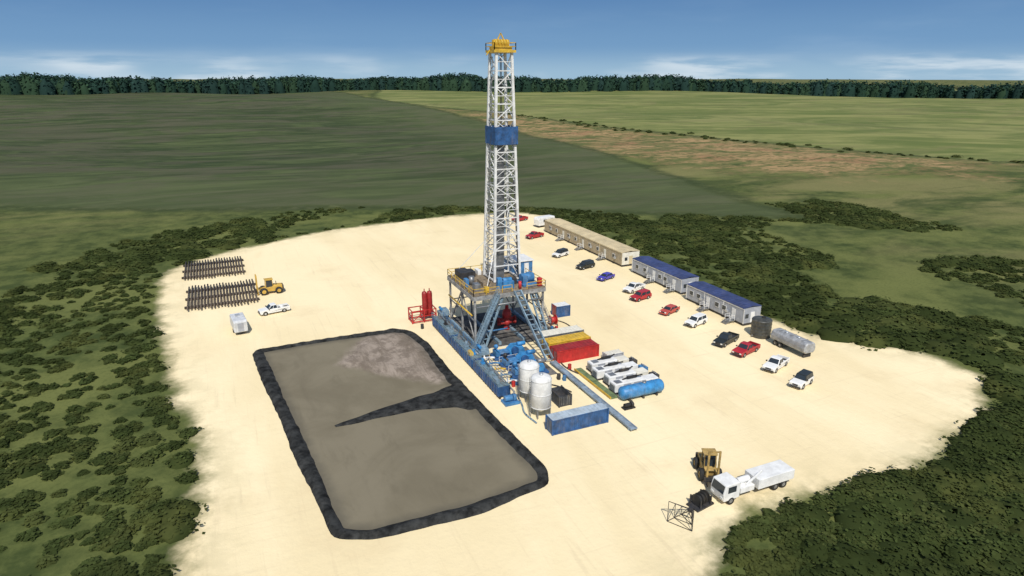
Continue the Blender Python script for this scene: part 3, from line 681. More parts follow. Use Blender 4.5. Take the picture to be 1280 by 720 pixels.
# ------------------------------------------------------------------ silos
SILO=mat('silo_paint',(0.76,0.76,0.74),0.5,0,0.12,dirt=0.15)
for (sx,sy,r,h,lab) in ((-7.0,-26.0,1.42,3.6,'white cylindrical bulk silo on legs with domed top'),(-7.6,-31.0,1.42,3.9,'white cylindrical bulk silo on legs with domed top')):
    e=thing('storage_silo',lab,'silo',(sx,sy,0),0,'pair of white silos')
    mb=MB(); mb.rev((0,0,1.5),[(0.25,-0.9),(r*0.55,-0.45),(r,0),(r,h),(r*0.93,h+0.28),(r*0.7,h+0.5),(r*0.35,h+0.6),(0,h+0.62)],'z',32); mb.obj('silo_shell',SILO,e)
    for z in (0,h*0.5,h):
        mb=MB(); mb.rev((0,0,1.5+z),[(r+0.01,-0.06),(r+0.04,-0.05),(r+0.04,0.05),(r+0.01,0.06)],'z',32); mb.obj('hoop',SILO,e)
    for q in range(4):
        mb=MB(); an=R(45+90*q); mb.beam((math.cos(an)*r*0.92,math.sin(an)*r*0.92,0),(math.cos(an)*r*0.92,math.sin(an)*r*0.92,1.8),0.18); mb.obj('leg',STEEL,e)
    mb=MB()
    for dy in(-0.22,0.22): mb.beam((-r-0.18,dy,0.2),(-r-0.18,dy,h+1.9),0.05)
    for i in range(14): mb.beam((-r-0.18,-0.22,0.5+i*0.36),(-r-0.18,0.22,0.5+i*0.36),0.04)
    mb.obj('ladder',STEEL,e)
    mb=MB(); mb.cyl((0,0,h+2.08),(0,0,h+2.35),0.28,n=12); mb.obj('filler_cap',ALU,e)
# ------------------------------------------------------------------ containers
def container(name,label,cx,cy,L,W,H,ma,roofm,rz=0.0,group=None,openTop=False,cat='container',endm=None):
    e=thing(name,label,cat,(cx,cy,0),rz,group); z0=0.15
    n=int(L/0.28)
    for sg in(-1,1):
        mb=MB(); P=[];F=[]
        for i in range(n*4+1):
            x_=-L/2+L*i/(n*4); off=(0,0,0.05,0.05)[i%4]; P+= [(x_,sg*(W/2-off),z0),(x_,sg*(W/2-off),H)]
        for i in range(n*4): F.append((2*i,2*i+2,2*i+3,2*i+1))
        mb.add(P,F); mb.obj('side_wall',ma,e)
    mb=MB()
    mb.bb(L/2-0.06,L/2,-W/2+0.06,W/2-0.06,z0,H-0.06); mb.bb(-L/2,-L/2+0.06,-W/2+0.06,W/2-0.06,z0,H-0.06)
    mb.obj('end_wall',endm or ma,e)
    mb=MB()
    for sx in(-1,1):
        for sy in(-1,1): mb.bb(sx*L/2-0.09,sx*L/2+0.09,sy*W/2-0.09,sy*W/2+0.09,0.0,H+0.02)
        mb.bb(sx*(L/2-0.06)-0.05,sx*(L/2-0.06)+0.05,-W/2,W/2,0.02,0.16)
    for sy in(-1,1): mb.bb(-L/2,L/2,sy*W/2-0.06,sy*W/2+0.06,0.02,0.2); mb.bb(-L/2,L/2,sy*W/2-0.055,sy*W/2+0.055,H-0.1,H+0.0)
    mb.obj('corner_frame',ma,e)
    mb=MB()
    if openTop:
        mb.bb(-L/2+0.1,L/2-0.1,-W/2+0.1,W/2-0.1,H*0.55,H*0.6); mb.obj('load',DARK,e)
    else:
        mb.bb(-L/2+0.05,L/2-0.05,-W/2+0.05,W/2-0.05,H-0.02,H+0.05)
        for i in range(int(L/0.6)): mb.bb(-L/2+0.3+i*0.6,-L/2+0.42+i*0.6,-W/2+0.12,W/2-0.12,H+0.052,H+0.09)
        mb.obj('roof_panel',roofm,e)
    for dy in(-0.75,-0.35,0.35,0.75):
        mb=MB(); mb.beam((-L/2-0.05,dy*W/2.4,0.3),(-L/2-0.05,dy*W/2.4,H-0.2),0.05); mb.obj('door_bar',STEEL,e)
    return e
PALEB=mat('pale_blue_roof',(0.42,0.50,0.57),0.6,0,0.15,dirt=0.2)
SKIP=mat('skip_paint',(0.05,0.055,0.065),0.7,0,0.3,dirt=0.35)
container('shipping_container','blue corrugated container with pale roof on sand',-4.5,-35.6,8.3,1.8,2.1,BLUE,PALEB)
container('dark_skip','small dark open-topped skip beside the silos',-3.4,-28.8,2.9,1.9,1.7,SKIP,DARK,R(90),None,True,'skip')
container('equipment_container','red corrugated equipment container with red roof',6.0,-16.0,7.6,2.6,2.1,RED,DKRED,0,'row of equipment containers')
container('equipment_container','equipment container with bright yellow roof',6.2,-12.9,7.8,2.4,2.2,YEL,YEL,0,'row of equipment containers',False,'container',STEEL)
container('equipment_container','grey container with cream white roof',6.6,-9.9,7.8,2.4,2.3,STEEL,CREAM,0,'row of equipment containers')
container('accumulator_unit','small blue and red accumulator cabin with white roof',13.3,2.4,2.8,2.1,2.2,BLUE,WHITE,0,None,False,'equipment cabin',RED)
container('switchgear_box','small low grey switchgear box beside generators',11.6,-18.9,3.0,1.4,1.0,GREYW,CREAM,0,None,False,'equipment box')
e=thing('hose_reel','red hose reel on a stand under the rig','hose reel',(9.4,-1.8,0))
mb=MB(); mb.cyl((-0.5,0,1.1),(0.5,0,1.1),0.55,n=18); mb.cyl((-0.6,0,1.1),(-0.5,0,1.1),0.9,n=20); mb.cyl((0.5,0,1.1),(0.6,0,1.1),0.9,n=20); mb.obj('drum',RED,e)
mb=MB(); mb.beam((-0.7,-0.7,0),(-0.7,0,1.2),0.1);mb.beam((-0.7,0.7,0),(-0.7,0,1.2),0.1);mb.beam((0.7,-0.7,0),(0.7,0,1.2),0.1);mb.beam((0.7,0.7,0),(0.7,0,1.2),0.1); mb.obj('stand',DARK,e)
# ------------------------------------------------------------------ generators
e=thing('generator_deck','narrow green and yellow steel walkway along the generators','walkway',(4.1,-26.0,0))
mb=MB(); mb.bb(-0.55,0.55,-5.2,5.4,0.06,0.3); mb.obj('deck_plate',GREEN,e)
mb=MB(); mb.beam((-0.62,-5.2,0.26),(-0.62,5.4,0.26),0.12,0.3); mb.obj('edge_beam',YEL,e)
for k in range(4):
    yy=-21.8-k*2.5; L1=(3.4,3.7,3.5,3.8)[k]; xo=(0.3,0.0,0.35,0.1)[k]
    e=thing('generator_set','white enclosed diesel generator with black roof exhaust','generator',(8.6+xo,yy,0.0),0,'row of white generators')
    mb=MB(); mb.bb(-L1,L1*0.35,-0.82,0.82,0.24,1.5); mb.obj('enclosure',WHITE,e,0.07)
    mb=MB(); mb.bb(L1*0.35+0.25,L1,-0.78,0.78,0.24,1.25); mb.obj('control_housing',WHITE if k%2 else CREAM,e,0.06)
    mb=MB(); mb.bb(-L1-0.1,L1+0.1,-0.88,0.88,0,0.22); mb.obj('skid',DARK,e)
    mb=MB()
    for i in range(5): mb.bb(-L1-0.06,-L1-0.005,-0.6,0.6,0.4+i*0.18,0.5+i*0.18)
    mb.obj('radiator_louvre',STEEL,e)
    mb=MB(); s_=0.25*(-1)**k; mb.cyl((-1.2,0.1,1.8),(0.4,0.1,1.8),0.22,n=14); mb.cyl((0.35,0.1,1.8),(1.2,s_,2.0),0.11,n=10); mb.cyl((-1.9,0.35,1.5),(-1.2,0.1,1.8),0.12,n=10); mb.obj('exhaust_silencer',BLACK,e)
    mb=MB(); mb.bb(-L1+0.4,-L1+1.4,-0.5,0.5,1.502,1.56); mb.obj('roof_hatch',STEEL,e)
    for i in range(2):
        mb=MB(); mb.bb(-2.4+i*1.8,-1.1+i*1.8,-0.855,-0.825,0.4,1.35); mb.obj('side_door',GREYW,e)
for k in range(3):
    e=thing('transformer_unit','small dark transformer unit between generators','transformer',(12.9,-22.6-k*2.9,0),0,'dark transformer units')
    mb=MB(); mb.bb(-0.5,0.5,-0.7,0.7,0.1,1.1); mb.obj('casing',(DARK,MBLUE,DARK)[k],e,0.04)
    mb=MB()
    for sy in(-0.4,0,0.4): mb.cyl((0,sy,1.1),(0,sy,1.4),0.08,n=8)
    mb.obj('terminal',STEEL,e)
    mb=MB(); mb.bb(-0.6,0.6,-0.8,0.8,0,0.1); mb.obj('base',DARK,e)
def htank(name,label,cx,cy,L,r,ma,rz,cat='storage tank',zc=None):
    e=thing(name,label,cat,(cx,cy,0),rz); zc=zc or r+0.45
    mb=MB(); mb.rev((0,0,zc),[(0,-L/2-0.35),(r*0.5,-L/2-0.3),(r*0.85,-L/2-0.12),(r,-L/2+0.1),(r,L/2-0.1),(r*0.85,L/2+0.12),(r*0.5,L/2+0.3),(0,L/2+0.35)],'x',28); mb.obj('tank_shell',ma,e)
    for sx in(-L*0.35,0,L*0.35):
        mb=MB(); mb.prism([(-0.12+sx,0.02),(0.12+sx,0.02),(0.12+sx,zc-r*0.55),(-0.12+sx,zc-r*0.55)],-r*0.8,r*0.8); mb.obj('saddle',DARK,e)
    for sx in(-L*0.3,0,L*0.3):
        mb=MB(); mb.rev((sx,0,zc),[(r+0.005,-0.05),(r+0.03,-0.05),(r+0.03,0.05),(r+0.005,0.05)],'x',28); mb.obj('band',ma,e)
    mb=MB(); mb.cyl((0.4,0,zc+r-0.1),(0.4,0,zc+r+0.2),0.3,n=14); mb.obj('hatch',STEEL,e)
    return e
htank('fuel_tank','bright blue horizontal cylindrical fuel tank on saddles',8.0,-32.1,6.6,0.95,CBLUE,0,zc=1.2)
e=thing('transfer_pump','small black transfer pump on the sand','pump',(4.4,-34.3,0))
mb=MB(); mb.bb(-0.9,0.9,-0.45,0.45,0.0,0.2); mb.cyl((-0.7,0,0.5),(0.3,0,0.5),0.3,n=12); mb.obj('motor',BLACK,e,0.02)
mb=MB(); mb.cyl((0.35,0,0.5),(0.7,0,0.5),0.4,n=14); mb.cyl((0.5,0,0.8),(0.5,0,1.1),0.1,n=8); mb.obj('pump_casing',DARK,e)
# ------------------------------------------------------------------ gas separator
e=thing('gas_separator','red vertical vessels on an open red steel frame','gas separator',(-11.9,10.6,0))
mb=MB()
for sx in(-2.3,0,2.3):
    for sy in(-1.3,1.3): mb.beam((sx,sy,0),(sx,sy,2.4),0.18)
for z in (0.3,1.3,2.4):
    for sy in(-1.3,1.3): mb.beam((-2.4,sy,z),(2.4,sy,z),0.16)
    for sx in(-2.3,0,2.3): mb.beam((sx,-1.3,z),(sx,1.3,z),0.16)
mb.beam((-2.3,-1.3,0.3),(0,-1.3,2.4),0.1); mb.obj('skid_frame',RED,e)
for sx in(0.6,1.6):
    mb=MB(); mb.rev((sx,0.2,0.5),[(0,0),(0.45,0.1),(0.5,0.3),(0.5,4.6),(0.4,5.0),(0,5.15)],'z',18); mb.cyl((sx,0.2,5.6),(sx,0.2,6.1),0.1,n=8); mb.obj('vessel',DKRED,e)
mb=MB(); mb.cyl((-2,0,1.8),(0.2,0,1.8),0.14,n=10); mb.cyl((-2,0,0.6),(-2,0,1.8),0.14,n=10); mb.obj('inlet_pipe',RED,e)
# ------------------------------------------------------------------ site buildings
def building(label,x0,x1,y0,y1,H,wall,roof,mods,trim,doors,wins,group,name='site_cabin'):
    cx,cy=(x0+x1)/2,(y0+y1)/2; W=x1-x0;L=y1-y0
    e=thing(name,label,'portable building',(cx,cy,0),0,group)
    mb=MB(); mb.bb(-W/2,W/2,-L/2,L/2,0.5,H)
    for i in range(int(L/1.2)): mb.bb(-W/2-0.03,-W/2-0.002,-L/2+0.6+i*1.2,-L/2+0.68+i*1.2,0.52,H-0.02)
    w=mb.obj('wall',wall,e)
    mb=MB(); mb.bb(-W/2+0.15,W/2-0.15,-L/2+0.1,L/2-0.1,0.02,0.49); mb.obj('skid_base',DARK,e)
    mb=MB(); ml=L/mods
    for i in range(mods):
        a=-L/2+i*ml; b_=a+ml; rise=0.28
        V=[(-W/2-0.12,a+0.02,H),(0,a+0.02,H+rise),(W/2+0.12,a+0.02,H),(-W/2-0.12,b_-0.02,H),(0,b_-0.02,H+rise),(W/2+0.12,b_-0.02,H),
           (-W/2-0.12,a+0.02,H+0.1),(0,a+0.02,H+rise+0.1),(W/2+0.12,a+0.02,H+0.1),(-W/2-0.12,b_-0.02,H+0.1),(0,b_-0.02,H+rise+0.1),(W/2+0.12,b_-0.02,H+0.1)]
        mb.add(V,[(6,7,10,9),(7,8,11,10),(0,3,4,1),(1,4,5,2),(0,6,9,3),(2,5,11,8),(0,1,7,6),(1,2,8,7),(3,9,10,4),(4,10,11,5)])
        for j in range(int(ml/0.9)):
            yy=a+0.45+j*0.9
            mb.beam((-W/2-0.1,yy,H+0.12),(0,yy,H+rise+0.12),0.07,0.05); mb.beam((0,yy,H+rise+0.12),(W/2+0.1,yy,H+0.12),0.07,0.05)
    mb.obj('roof',roof,e)
    for i in range(mods+1):
        mb=MB(); yy=-L/2+i*ml; mb.bb(-W/2-0.06,-W/2-0.031,yy-0.1,yy+0.1,0.5,H-0.21); mb.obj('corner_trim',trim,e)
    mb=MB(); mb.bb(-W/2-0.08,-W/2-0.035,-L/2,L/2,H-0.2,H-0.0); mb.obj('fascia',trim,e)
    mb=MB(); mb.bb(-W/2+0.05,W/2-0.05,-L/2-0.05,-L/2-0.003,0.52,H-0.02); mb.obj('end_panel',CREAM if wall is BEIGW else GREYW,e)  # sunlight painted in: beige bunkhouse end is paler than its walls
    mb=MB(); mb.bb(-0.45,0.5,-L/2-0.1,-L/2-0.052,0.6,2.6); dd=mb.obj('door',trim,e)
    mb=MB(); mb.bb(-1.7,-0.95,-L/2-0.1,-L/2-0.052,1.5,2.3); mb.obj('window',GLASS,e)
    for yy in doors:
        mb=MB(); mb.bb(-W/2-0.1,-W/2-0.034,yy-0.48,yy+0.48,0.6,2.7); d=mb.obj('door',CREAM if wall is BEIGW else WHITE,e)
        mb=MB(); mb.bb(-W/2-0.15,-W/2-0.102,yy+0.3,yy+0.38,1.6,1.7); mb.obj('handle',DARK,d)
    for yy in wins:
        mb=MB(); mb.bb(-W/2-0.09,-W/2-0.034,yy-0.6,yy+0.6,1.5,2.5); wf=mb.obj('window_frame',WHITE,e)
        mb=MB(); mb.bb(-W/2-0.1,-W/2-0.092,yy-0.52,yy+0.52,1.58,2.42); mb.obj('window_pane',GLASS,wf)
    for yy in wins[::2]:
        mb=MB(); mb.bb(-W/2-0.5,-W/2-0.11,yy-1.3,yy-0.75,1.5,2.0); mb.obj('air_conditioner',ALU,e,0.02)
    for yy in doors:
        s_=thing('entrance_steps','small grey steel entrance steps against a cabin wall','steps',(x0-0.15,cy+yy,0),0,'cabin entrance steps')
        mb=MB(); mb.bb(-1.3,-0.1,-0.7,0.7,0.48,0.58)
        for k in range(3): mb.bb(-1.3-0.3*(k+1),-1.3-0.3*k,-0.6,0.6,0.42-0.14*k-0.04,0.42-0.14*k)
        for sy in(-0.62,0.62): mb.beam((-2.2,sy,0.02),(-1.3,sy,0.5),0.06,0.15); mb.beam((-0.2,sy,0),(-0.2,sy,0.5),0.08); mb.beam((-1.25,sy,0),(-1.25,sy,0.5),0.08)
        mb.obj('tread',STEEL,s_)
        mb=MB(); mb.rail([(-1.25,0.68,0.58),(-0.15,0.68,0.58)],1.0,False,0.06); mb.rail([(-1.25,-0.68,0.58),(-0.15,-0.68,0.58)],1.0,False,0.06); mb.obj('handrail',WHITE,s_)
    return e
building('long beige roofed bunkhouse with tan walls and sunlit end painted cream',42.4,47.4,25.8,67.0,3.5,BEIGW,BEIGE,4,BEIGE,[-13,-2,9],[-17,-9.5,-5.5,2,6,13,17],'portable site buildings')
building('grey site cabin with dark blue ribbed roof',42.2,46.6,2.8,21.0,3.4,GREYW,NAVY,3,WHITE,[-6.6,0.6],[-3.6,-1.6,4.0,7.0],'portable site buildings')
building('grey site cabin with dark blue ribbed roof',41.2,45.2,-16.6,-0.2,3.4,GREYW,NAVY,3,WHITE,[-5.6,1.6],[-3.0,-1.0,4.4,6.6],'portable site buildings')
e=thing('water_tank','dark upright round water tank standing on sand','tank',(40.8,-21.4,0))
mb=MB(); pr=[(0,0),(1.7,0)]
for i in range(5): z=0.1+i*0.6; pr+=[(1.7,z),(1.7,z+0.45),(1.73,z+0.5),(1.73,z+0.55)]
pr+=[(1.7,3.1),(1.62,3.2),(1.2,3.3),(0.4,3.4),(0,3.4)]; mb.rev((0,0,0.02),pr,'z',40); mb.obj('tank_wall',mat('dark_plastic',(0.06,0.062,0.055),0.45,0,0.3),e)
mb=MB(); mb.cyl((0.3,0,3.35),(0.3,0,3.6),0.35,n=16); mb.obj('lid',BLACK,e)
mb=MB(); mb.cyl((-1.72,0,0.4),(-2.1,0,0.4),0.1,n=8); mb.obj('outlet_valve',STEEL,e)
def wheel(parent,x,y,r,w,rim=STEEL,name='wheel'):
    mb=MB(); sg=1 if y>0 else -1
    mb.rev((x,y,r),[(r*0.55,-w/2),(r*0.9,-w/2),(r,-w*0.32),(r,w*0.32),(r*0.9,w/2),(r*0.55,w/2)],'y',20); wo=mb.obj('tyre',BLACK,parent); wo.name=name
    mb=MB(); mb.cyl((x,y-w*0.4,r),(x,y+w*0.4,r),r*0.56,n=16); mb.cyl((x,y+sg*w*0.4,r),(x,y+sg*w*0.5,r),r*0.2,n=10); mb.obj('rim',rim,wo)
    return wo
GTANK=mat('dull_grey_tank',(0.40,0.41,0.42),0.55,0.2,0.25,dirt=0.25)
e=thing('tank_trailer','low grey tank trailer beside the dark tank','tank trailer',(40.9,-28.4,0),R(-90))
mb=MB(); L=7.2
sec=[(0.85,0.0),(1.2,0.35),(1.25,0.9),(1.1,1.5),(0.7,1.8),(-0.7,1.8),(-1.1,1.5),(-1.25,0.9),(-1.2,0.35),(-0.85,0.0)]
ns=len(sec); P=[];F=[]
for (x_,k) in ((-L/2-0.15,0.82),(-L/2,1.0),(L/2,1.0),(L/2+0.15,0.82)):
    for (yy,zz_) in sec: P.append((x_,yy*k,0.85+0.9+(zz_-0.9)*k))
for i in range(3):
    for j in range(ns): F.append((i*ns+j,i*ns+(j+1)%ns,(i+1)*ns+(j+1)%ns,(i+1)*ns+j))
F+=[tuple(range(ns)),tuple(range(3*ns,4*ns))]
mb.add(P,F)
mb.obj('tank_shell',GTANK,e,0.06)
for sx in(-2.4,0,2.4):
    mb=MB(); mb.bb(sx-0.06,sx+0.06,-0.75,0.75,2.655,2.72); mb.obj('band',STEEL,e)
mb=MB(); mb.bb(-3.4,3.4,-0.45,0.45,0.6,0.84); mb.bb(3.0,3.3,-0.8,0.8,0.05,0.6); mb.obj('chassis',DARK,e)
for sx in(-1.4,1.2):
    mb=MB(); mb.cyl((sx,0,2.65),(sx,0,2.85),0.3,n=14); mb.obj('hatch',ALU,e)
for sx in(-2.7,-1.6):
    for sy in(-0.95,0.95): wheel(e,sx,sy,0.45,0.32)
# ------------------------------------------------------------------ vehicles
def arc(cx,r,n=7,z=0.0,base=0.38):
    a0=math.asin(max(-1,min(1,(base-z)/r)))
    return [(cx-r*math.cos(a0+(math.pi-2*a0)*k/n),z+r*math.sin(a0+(math.pi-2*a0)*k/n)) for k in range(n+1)]
def car(kind,paint,label,x,y,rz,top=None,group='vehicles parked in a row on the pad'):
    S={'pickup':dict(L=5.7,W=1.95,hood=1.12,cab=(-0.55,1.35),roof=1.85,cb=(0.35,0.75),wb=3.6,r=0.40),
       'suv':dict(L=4.8,W=1.9,hood=1.10,cab=(-2.2,1.15),roof=1.82,cb=(0.35,0.7),wb=2.8,r=0.39),
       'sedan':dict(L=4.7,W=1.8,hood=0.95,cab=(-1.75,1.15),roof=1.45,cb=(0.75,0.85),wb=2.75,r=0.34),
       'jeep':dict(L=4.2,W=1.85,hood=1.15,cab=(-1.95,0.65),roof=1.88,cb=(0.12,0.3),wb=2.5,r=0.42)}[kind]
    nm={'pickup':'pickup_truck','suv':'parked_suv','sedan':'parked_car','jeep':'off_road_car'}[kind]
    e=thing(nm,label,{'pickup':'pickup truck'}.get(kind,'car'),(x,y,0.0),rz,group)
    L,W,hd,r=S['L'],S['W'],S['hood'],S['r']; h=L/2; fx=h-0.95; rx=fx-S['wb']; bz=0.36
    P=[(-h,0.5),(-h+0.08,bz)]+arc(rx,r+0.08,7,r-0.02,bz)+arc(fx,r+0.08,7,r-0.02,bz)+[(h-0.1,bz),(h,0.5),(h-0.02,0.85),(h-0.2,hd-0.1)]
    c0,c1=S['cab']
    if kind=='pickup': P+=[(c1+0.3,hd),(c1,hd+0.02),(c0,hd+0.02),(c0,0.72),(-h,0.72)]
    elif kind=='sedan': P+=[(c1+0.1,hd),(c0-0.1,hd+0.02),(-h+0.1,hd-0.05),(-h,0.8)]
    else: P+=[(c1+0.2,hd),(c0,hd+0.03),(-h+0.04,hd),(-h,0.8)]
    mb=MB(); mb.prism(P,-W/2,W/2)
    if kind=='pickup':
        for sg in(-1,1): mb.bb(-h,c0+0.02,sg*(W/2-0.05)-0.05,sg*(W/2-0.05)+0.05,0.722,hd+0.02)
        mb.bb(-h,-h+0.08,-W/2+0.1,W/2-0.1,0.722,hd)
    mb.obj('body',paint,e,0.06)
    if kind=='pickup':
        mb=MB(); mb.bb(-h+0.09,c0-0.02,-W/2+0.11,W/2-0.11,0.724,0.75); mb.obj('bed_liner',DARK,e)
    b0,b1=S['cb']; zt=S['roof']; zb=hd+0.0; yb=W/2-0.04; yt=W/2-0.22
    V=[(c0,-yb,zb),(c1,-yb,zb),(c1,yb,zb),(c0,yb,zb),(c0+b0*0.6,-yt,zt),(c1-b1,-yt,zt),(c1-b1,yt,zt),(c0+b0*0.6,yt,zt)]
    mb=MB(); mb.add(V,[(0,1,5,4),(1,2,6,5),(2,3,7,6),(3,0,4,7),(4,5,6,7)]); cab=mb.obj('cabin',top or paint,e,0.05)
    def quad(a,b,c,d,name,u0=0.06,u1=0.94,v0=0.1,v1=0.86,split=0):
        a,b,c,d=map(Vector,(a,b,c,d)); n=(b-a).cross(d-a).normalized()
        ctr=(a+b+c+d)/4
        if (ctr-Vector((sum(v[0] for v in V)/8,0,(zb+zt)/2))).dot(n)<0: n=-n
        def pt(u,v): return a.lerp(b,u).lerp(d.lerp(c,u),v)+n*0.012
        segs=[(u0,u1)] if not split else [(u0,0.48),(0.53,u1)]
        for s0,s1 in segs:
            mb=MB(); mb.add([pt(s0,v0),pt(s1,v0),pt(s1,v1),pt(s0,v1)],[(0,1,2,3)]); mb.obj(name,GLASS,e)
    quad(V[1],V[2],V[6],V[5],'windscreen'); quad(V[3],V[0],V[4],V[7],'rear_window')
    quad(V[0],V[1],V[5],V[4],'side_window',split=1); quad(V[3],V[2],V[6],V[7],'side_window',split=1)
    for sx in(fx,rx):
        for sy in(-1,1): wheel(e,sx,sy*(W/2-0.12),r,0.26,ALU)
    for sy in(-1,1):
        mb=MB(); mb.bb(h-0.08,h+0.01,sy*(W/2-0.3)-0.17,sy*(W/2-0.3)+0.17,0.68,0.88); mb.obj('headlight',LAMP,e)
        mb=MB(); mb.bb(-h-0.02,-h+0.05,sy*(W/2-0.14)-0.09,sy*(W/2-0.14)+0.09,0.74,1.0); mb.obj('taillight',TAIL,e)
        mb=MB(); mb.bb(c1-0.25,c1-0.05,sy*(W/2+0.1)-0.1,sy*(W/2+0.1)+0.1,hd+0.08,hd+0.26); mb.obj('wing_mirror',DARK,e)
    bm_=DARK if kind!='sedan' else paint
    mb=MB(); mb.bb(h-0.03,h+0.05,-W/2+0.1,W/2-0.1,0.42,0.6); mb.obj('bumper',bm_,e)
    mb=MB(); mb.bb(-h-0.05,-h+0.02,-W/2+0.1,W/2-0.1,0.42,0.58); mb.obj('bumper',bm_,e)
    mb=MB(); mb.bb(h-0.03,h+0.015,-W/2+0.52,W/2-0.52,0.66,0.88); mb.obj('grille',DARK,e)
    if kind=='jeep':
        mb=MB(); mb.rev((-h-0.18,0,1.0),[(0.1,-0.12),(0.38,-0.1),(0.4,0),(0.38,0.1),(0.1,0.12)],'x',18); mb.obj('spare_wheel',BLACK,e)
    return e
hd=R(198)
car('pickup',CARR,'red pickup truck parked on sand near the bunkhouse',36.4,61.5,hd)
car('suv',CARW,'white and black off-road car parked on sand',33.6,40.6,hd+R(5),CARB)
car('suv',CARB,'black estate car parked on sand',34.0,28.6,hd-R(3))
car('sedan',PURP,'violet blue car parked on sand',33.6,18.8,hd+R(3))
car('pickup',CARW,'white pickup truck parked on sand',34.8,9.2,hd+R(2))
car('suv',CARR,'dark red car parked on sand',32.8,3.9,hd-R(4))
car('sedan',CARO,'faded red car parked on sand',33.2,-5.2,hd+R(2))
car('suv',CARW,'white car with dark windows parked on sand',33.8,-12.4,hd-R(2))
car('pickup',CARB,'black pickup truck parked on sand',32.9,-21.5,hd+R(2))
car('pickup',CARR,'bright red pickup truck parked on sand',33.0,-26.2,hd-R(2))
car('pickup',CARW,'white pickup truck parked on sand',33.2,-32.6,hd+R(3))
car('jeep',CARW,'white off-road car with black top',32.0,-38.8,hd,CARB)
car('pickup',CARW,'white pickup truck parked near the pipe racks',-37.2,26.4,R(192),None,'vehicles standing apart on the pad')
car('pickup',CARR,'red pickup truck parked behind the camper',42.0,84,hd,None,'vehicles standing apart on the pad')
e=thing('camper_trailer','white caravan parked beyond the beige bunkhouse','caravan',(45.8,74.0,0),R(15))
mb=MB(); mb.prism([(-3.2,0.6),(3.0,0.6),(3.4,1.5),(3.1,3.0),(-3.1,3.1),(-3.4,2.4)],-1.25,1.25); mb.obj('caravan_body',WHITE,e,0.12)
mb=MB(); mb.bb(-1.5,0,-1.29,-1.255,1.6,2.4); mb.bb(1.3,2.4,-1.29,-1.255,1.6,2.4); mb.obj('window',GLASS,e)
mb=MB(); mb.bb(0.3,1.0,-1.29,-1.255,0.75,2.5); mb.obj('door',CREAM,e)
for sy in(-1.1,1.1): wheel(e,-0.5,sy,0.38,0.22)
mb=MB(); mb.beam((3.0,0,0.5),(4.6,0,0.5),0.14); mb.beam((4.4,0,0),(4.4,0,0.6),0.08); mb.bb(-3.2,3.0,-0.9,0.9,0.42,0.58); mb.obj('drawbar',DARK,e)
e=thing('utility_trailer','small white box trailer standing on sand','trailer',(-43.8,18.9,0),R(96))
WW=mat('weathered_white',(0.62,0.64,0.66),0.45,0.0,0.15)
mb=MB(); mb.prism([(-2.6,0.6),(2.4,0.6),(2.7,1.2),(2.5,2.5),(2.0,2.75),(-2.3,2.75),(-2.6,2.5)],-1.15,1.15); mb.obj('trailer_body',WW,e,0.14)
mb=MB(); mb.bb(-1.6,-0.5,-1.19,-1.155,1.5,2.2); mb.bb(0.6,1.7,-1.19,-1.155,1.5,2.2); mb.obj('window',GLASS,e)
mb=MB(); mb.bb(-2.64,-2.605,-0.5,0.5,0.8,2.3); mb.obj('rear_door',GREYW,e)
mb=MB(); mb.bb(-2.3,2.3,-0.7,0.7,0.4,0.59); mb.beam((2.2,0,0.5),(3.6,0,0.45),0.14); mb.obj('chassis',DARK,e)
mb=MB(); mb.box((0.6,0,2.85),(0.8,0.8,0.2)); mb.obj('roof_vent',ALU,e,0.02)
for sy in(-1.05,1.05): wheel(e,-0.5,sy,0.42,0.26)
# ------------------------------------------------------------------ loader & forklift
def forklift(label,x,y,rz,mh,tines,paint=YELB,cage=False):
    e=thing('forklift',label,'forklift',(x,y,0),rz)
    mb=MB(); mb.prism([(-2.7,0.9),(-2.3,0.55),(1.2,0.6),(1.4,1.3),(0.6,1.5),(-0.6,1.6),(-0.9,1.9),(-2.6,1.8)],-0.75,0.75); mb.obj('body',paint,e,0.08)
    mb=MB(); mb.bb(-2.85,-2.55,-0.95,0.95,0.6,1.7); mb.obj('counterweight',DARK,e,0.08)
    mb=MB()
    for sx in(-0.75,0.75):
        for sy in(-0.65,0.65): mb.beam((sx,sy,1.5),(sx*0.85,sy,3.1),0.1)
    mb.bb(-0.85,0.85,-0.78,0.78,3.08,3.18); mb.obj('cab_frame',paint,e)
    mb=MB(); mb.bb(-0.62,0.6,-0.6,0.6,1.55,3.0); mb.obj('cab_glass',GLASS,e)
    for sx,rr in((1.2,0.78),(-1.8,0.72)):
        for sy in(-1.0,1.0): wheel(e,sx,sy,rr,0.5,paint)
    mb=MB()
    for sy in(-0.6,0.6): mb.beam((2.4,sy,0.15),(2.4,sy,mh),0.24,0.2); mb.beam((1.1,sy,1.1),(2.35,sy,1.3),0.2)
    for z in (0.6,mh*0.5,mh-0.1): mb.beam((2.4,-0.6,z),(2.4,0.6,z),0.16)
    mb.obj('mast',paint,e)
    mb=MB(); mb.bb(2.52,2.64,-0.95,0.95,0.5,1.1)
    for sy in(-0.7,0.7): mb.beam((2.6,sy,0.45),(4.1 if not cage else 3.4,sy,0.35),0.18,0.08)
    if tines: mb.beam((2.6,-0.7,1.05),(3.4,-0.7,2.0),0.12); mb.beam((2.6,0.7,1.05),(3.4,0.7,2.0),0.12)
    mb.obj('fork',DARK,e)
    mb=MB(); mb.cyl((-1.4,0.4,1.8),(-1.4,0.4,2.7),0.07,n=8); mb.obj('exhaust',DARK,e)
    return e
forklift('yellow pipe handling forklift with upright mast near pipe racks',-37.0,39.4,R(183),4.4,True)
f=forklift('dull ochre forklift with tall mast on sand',3.7,-51.6,R(-116),4.4,False,OCHRE,True); f.scale=(0.8,1.0,1.0)
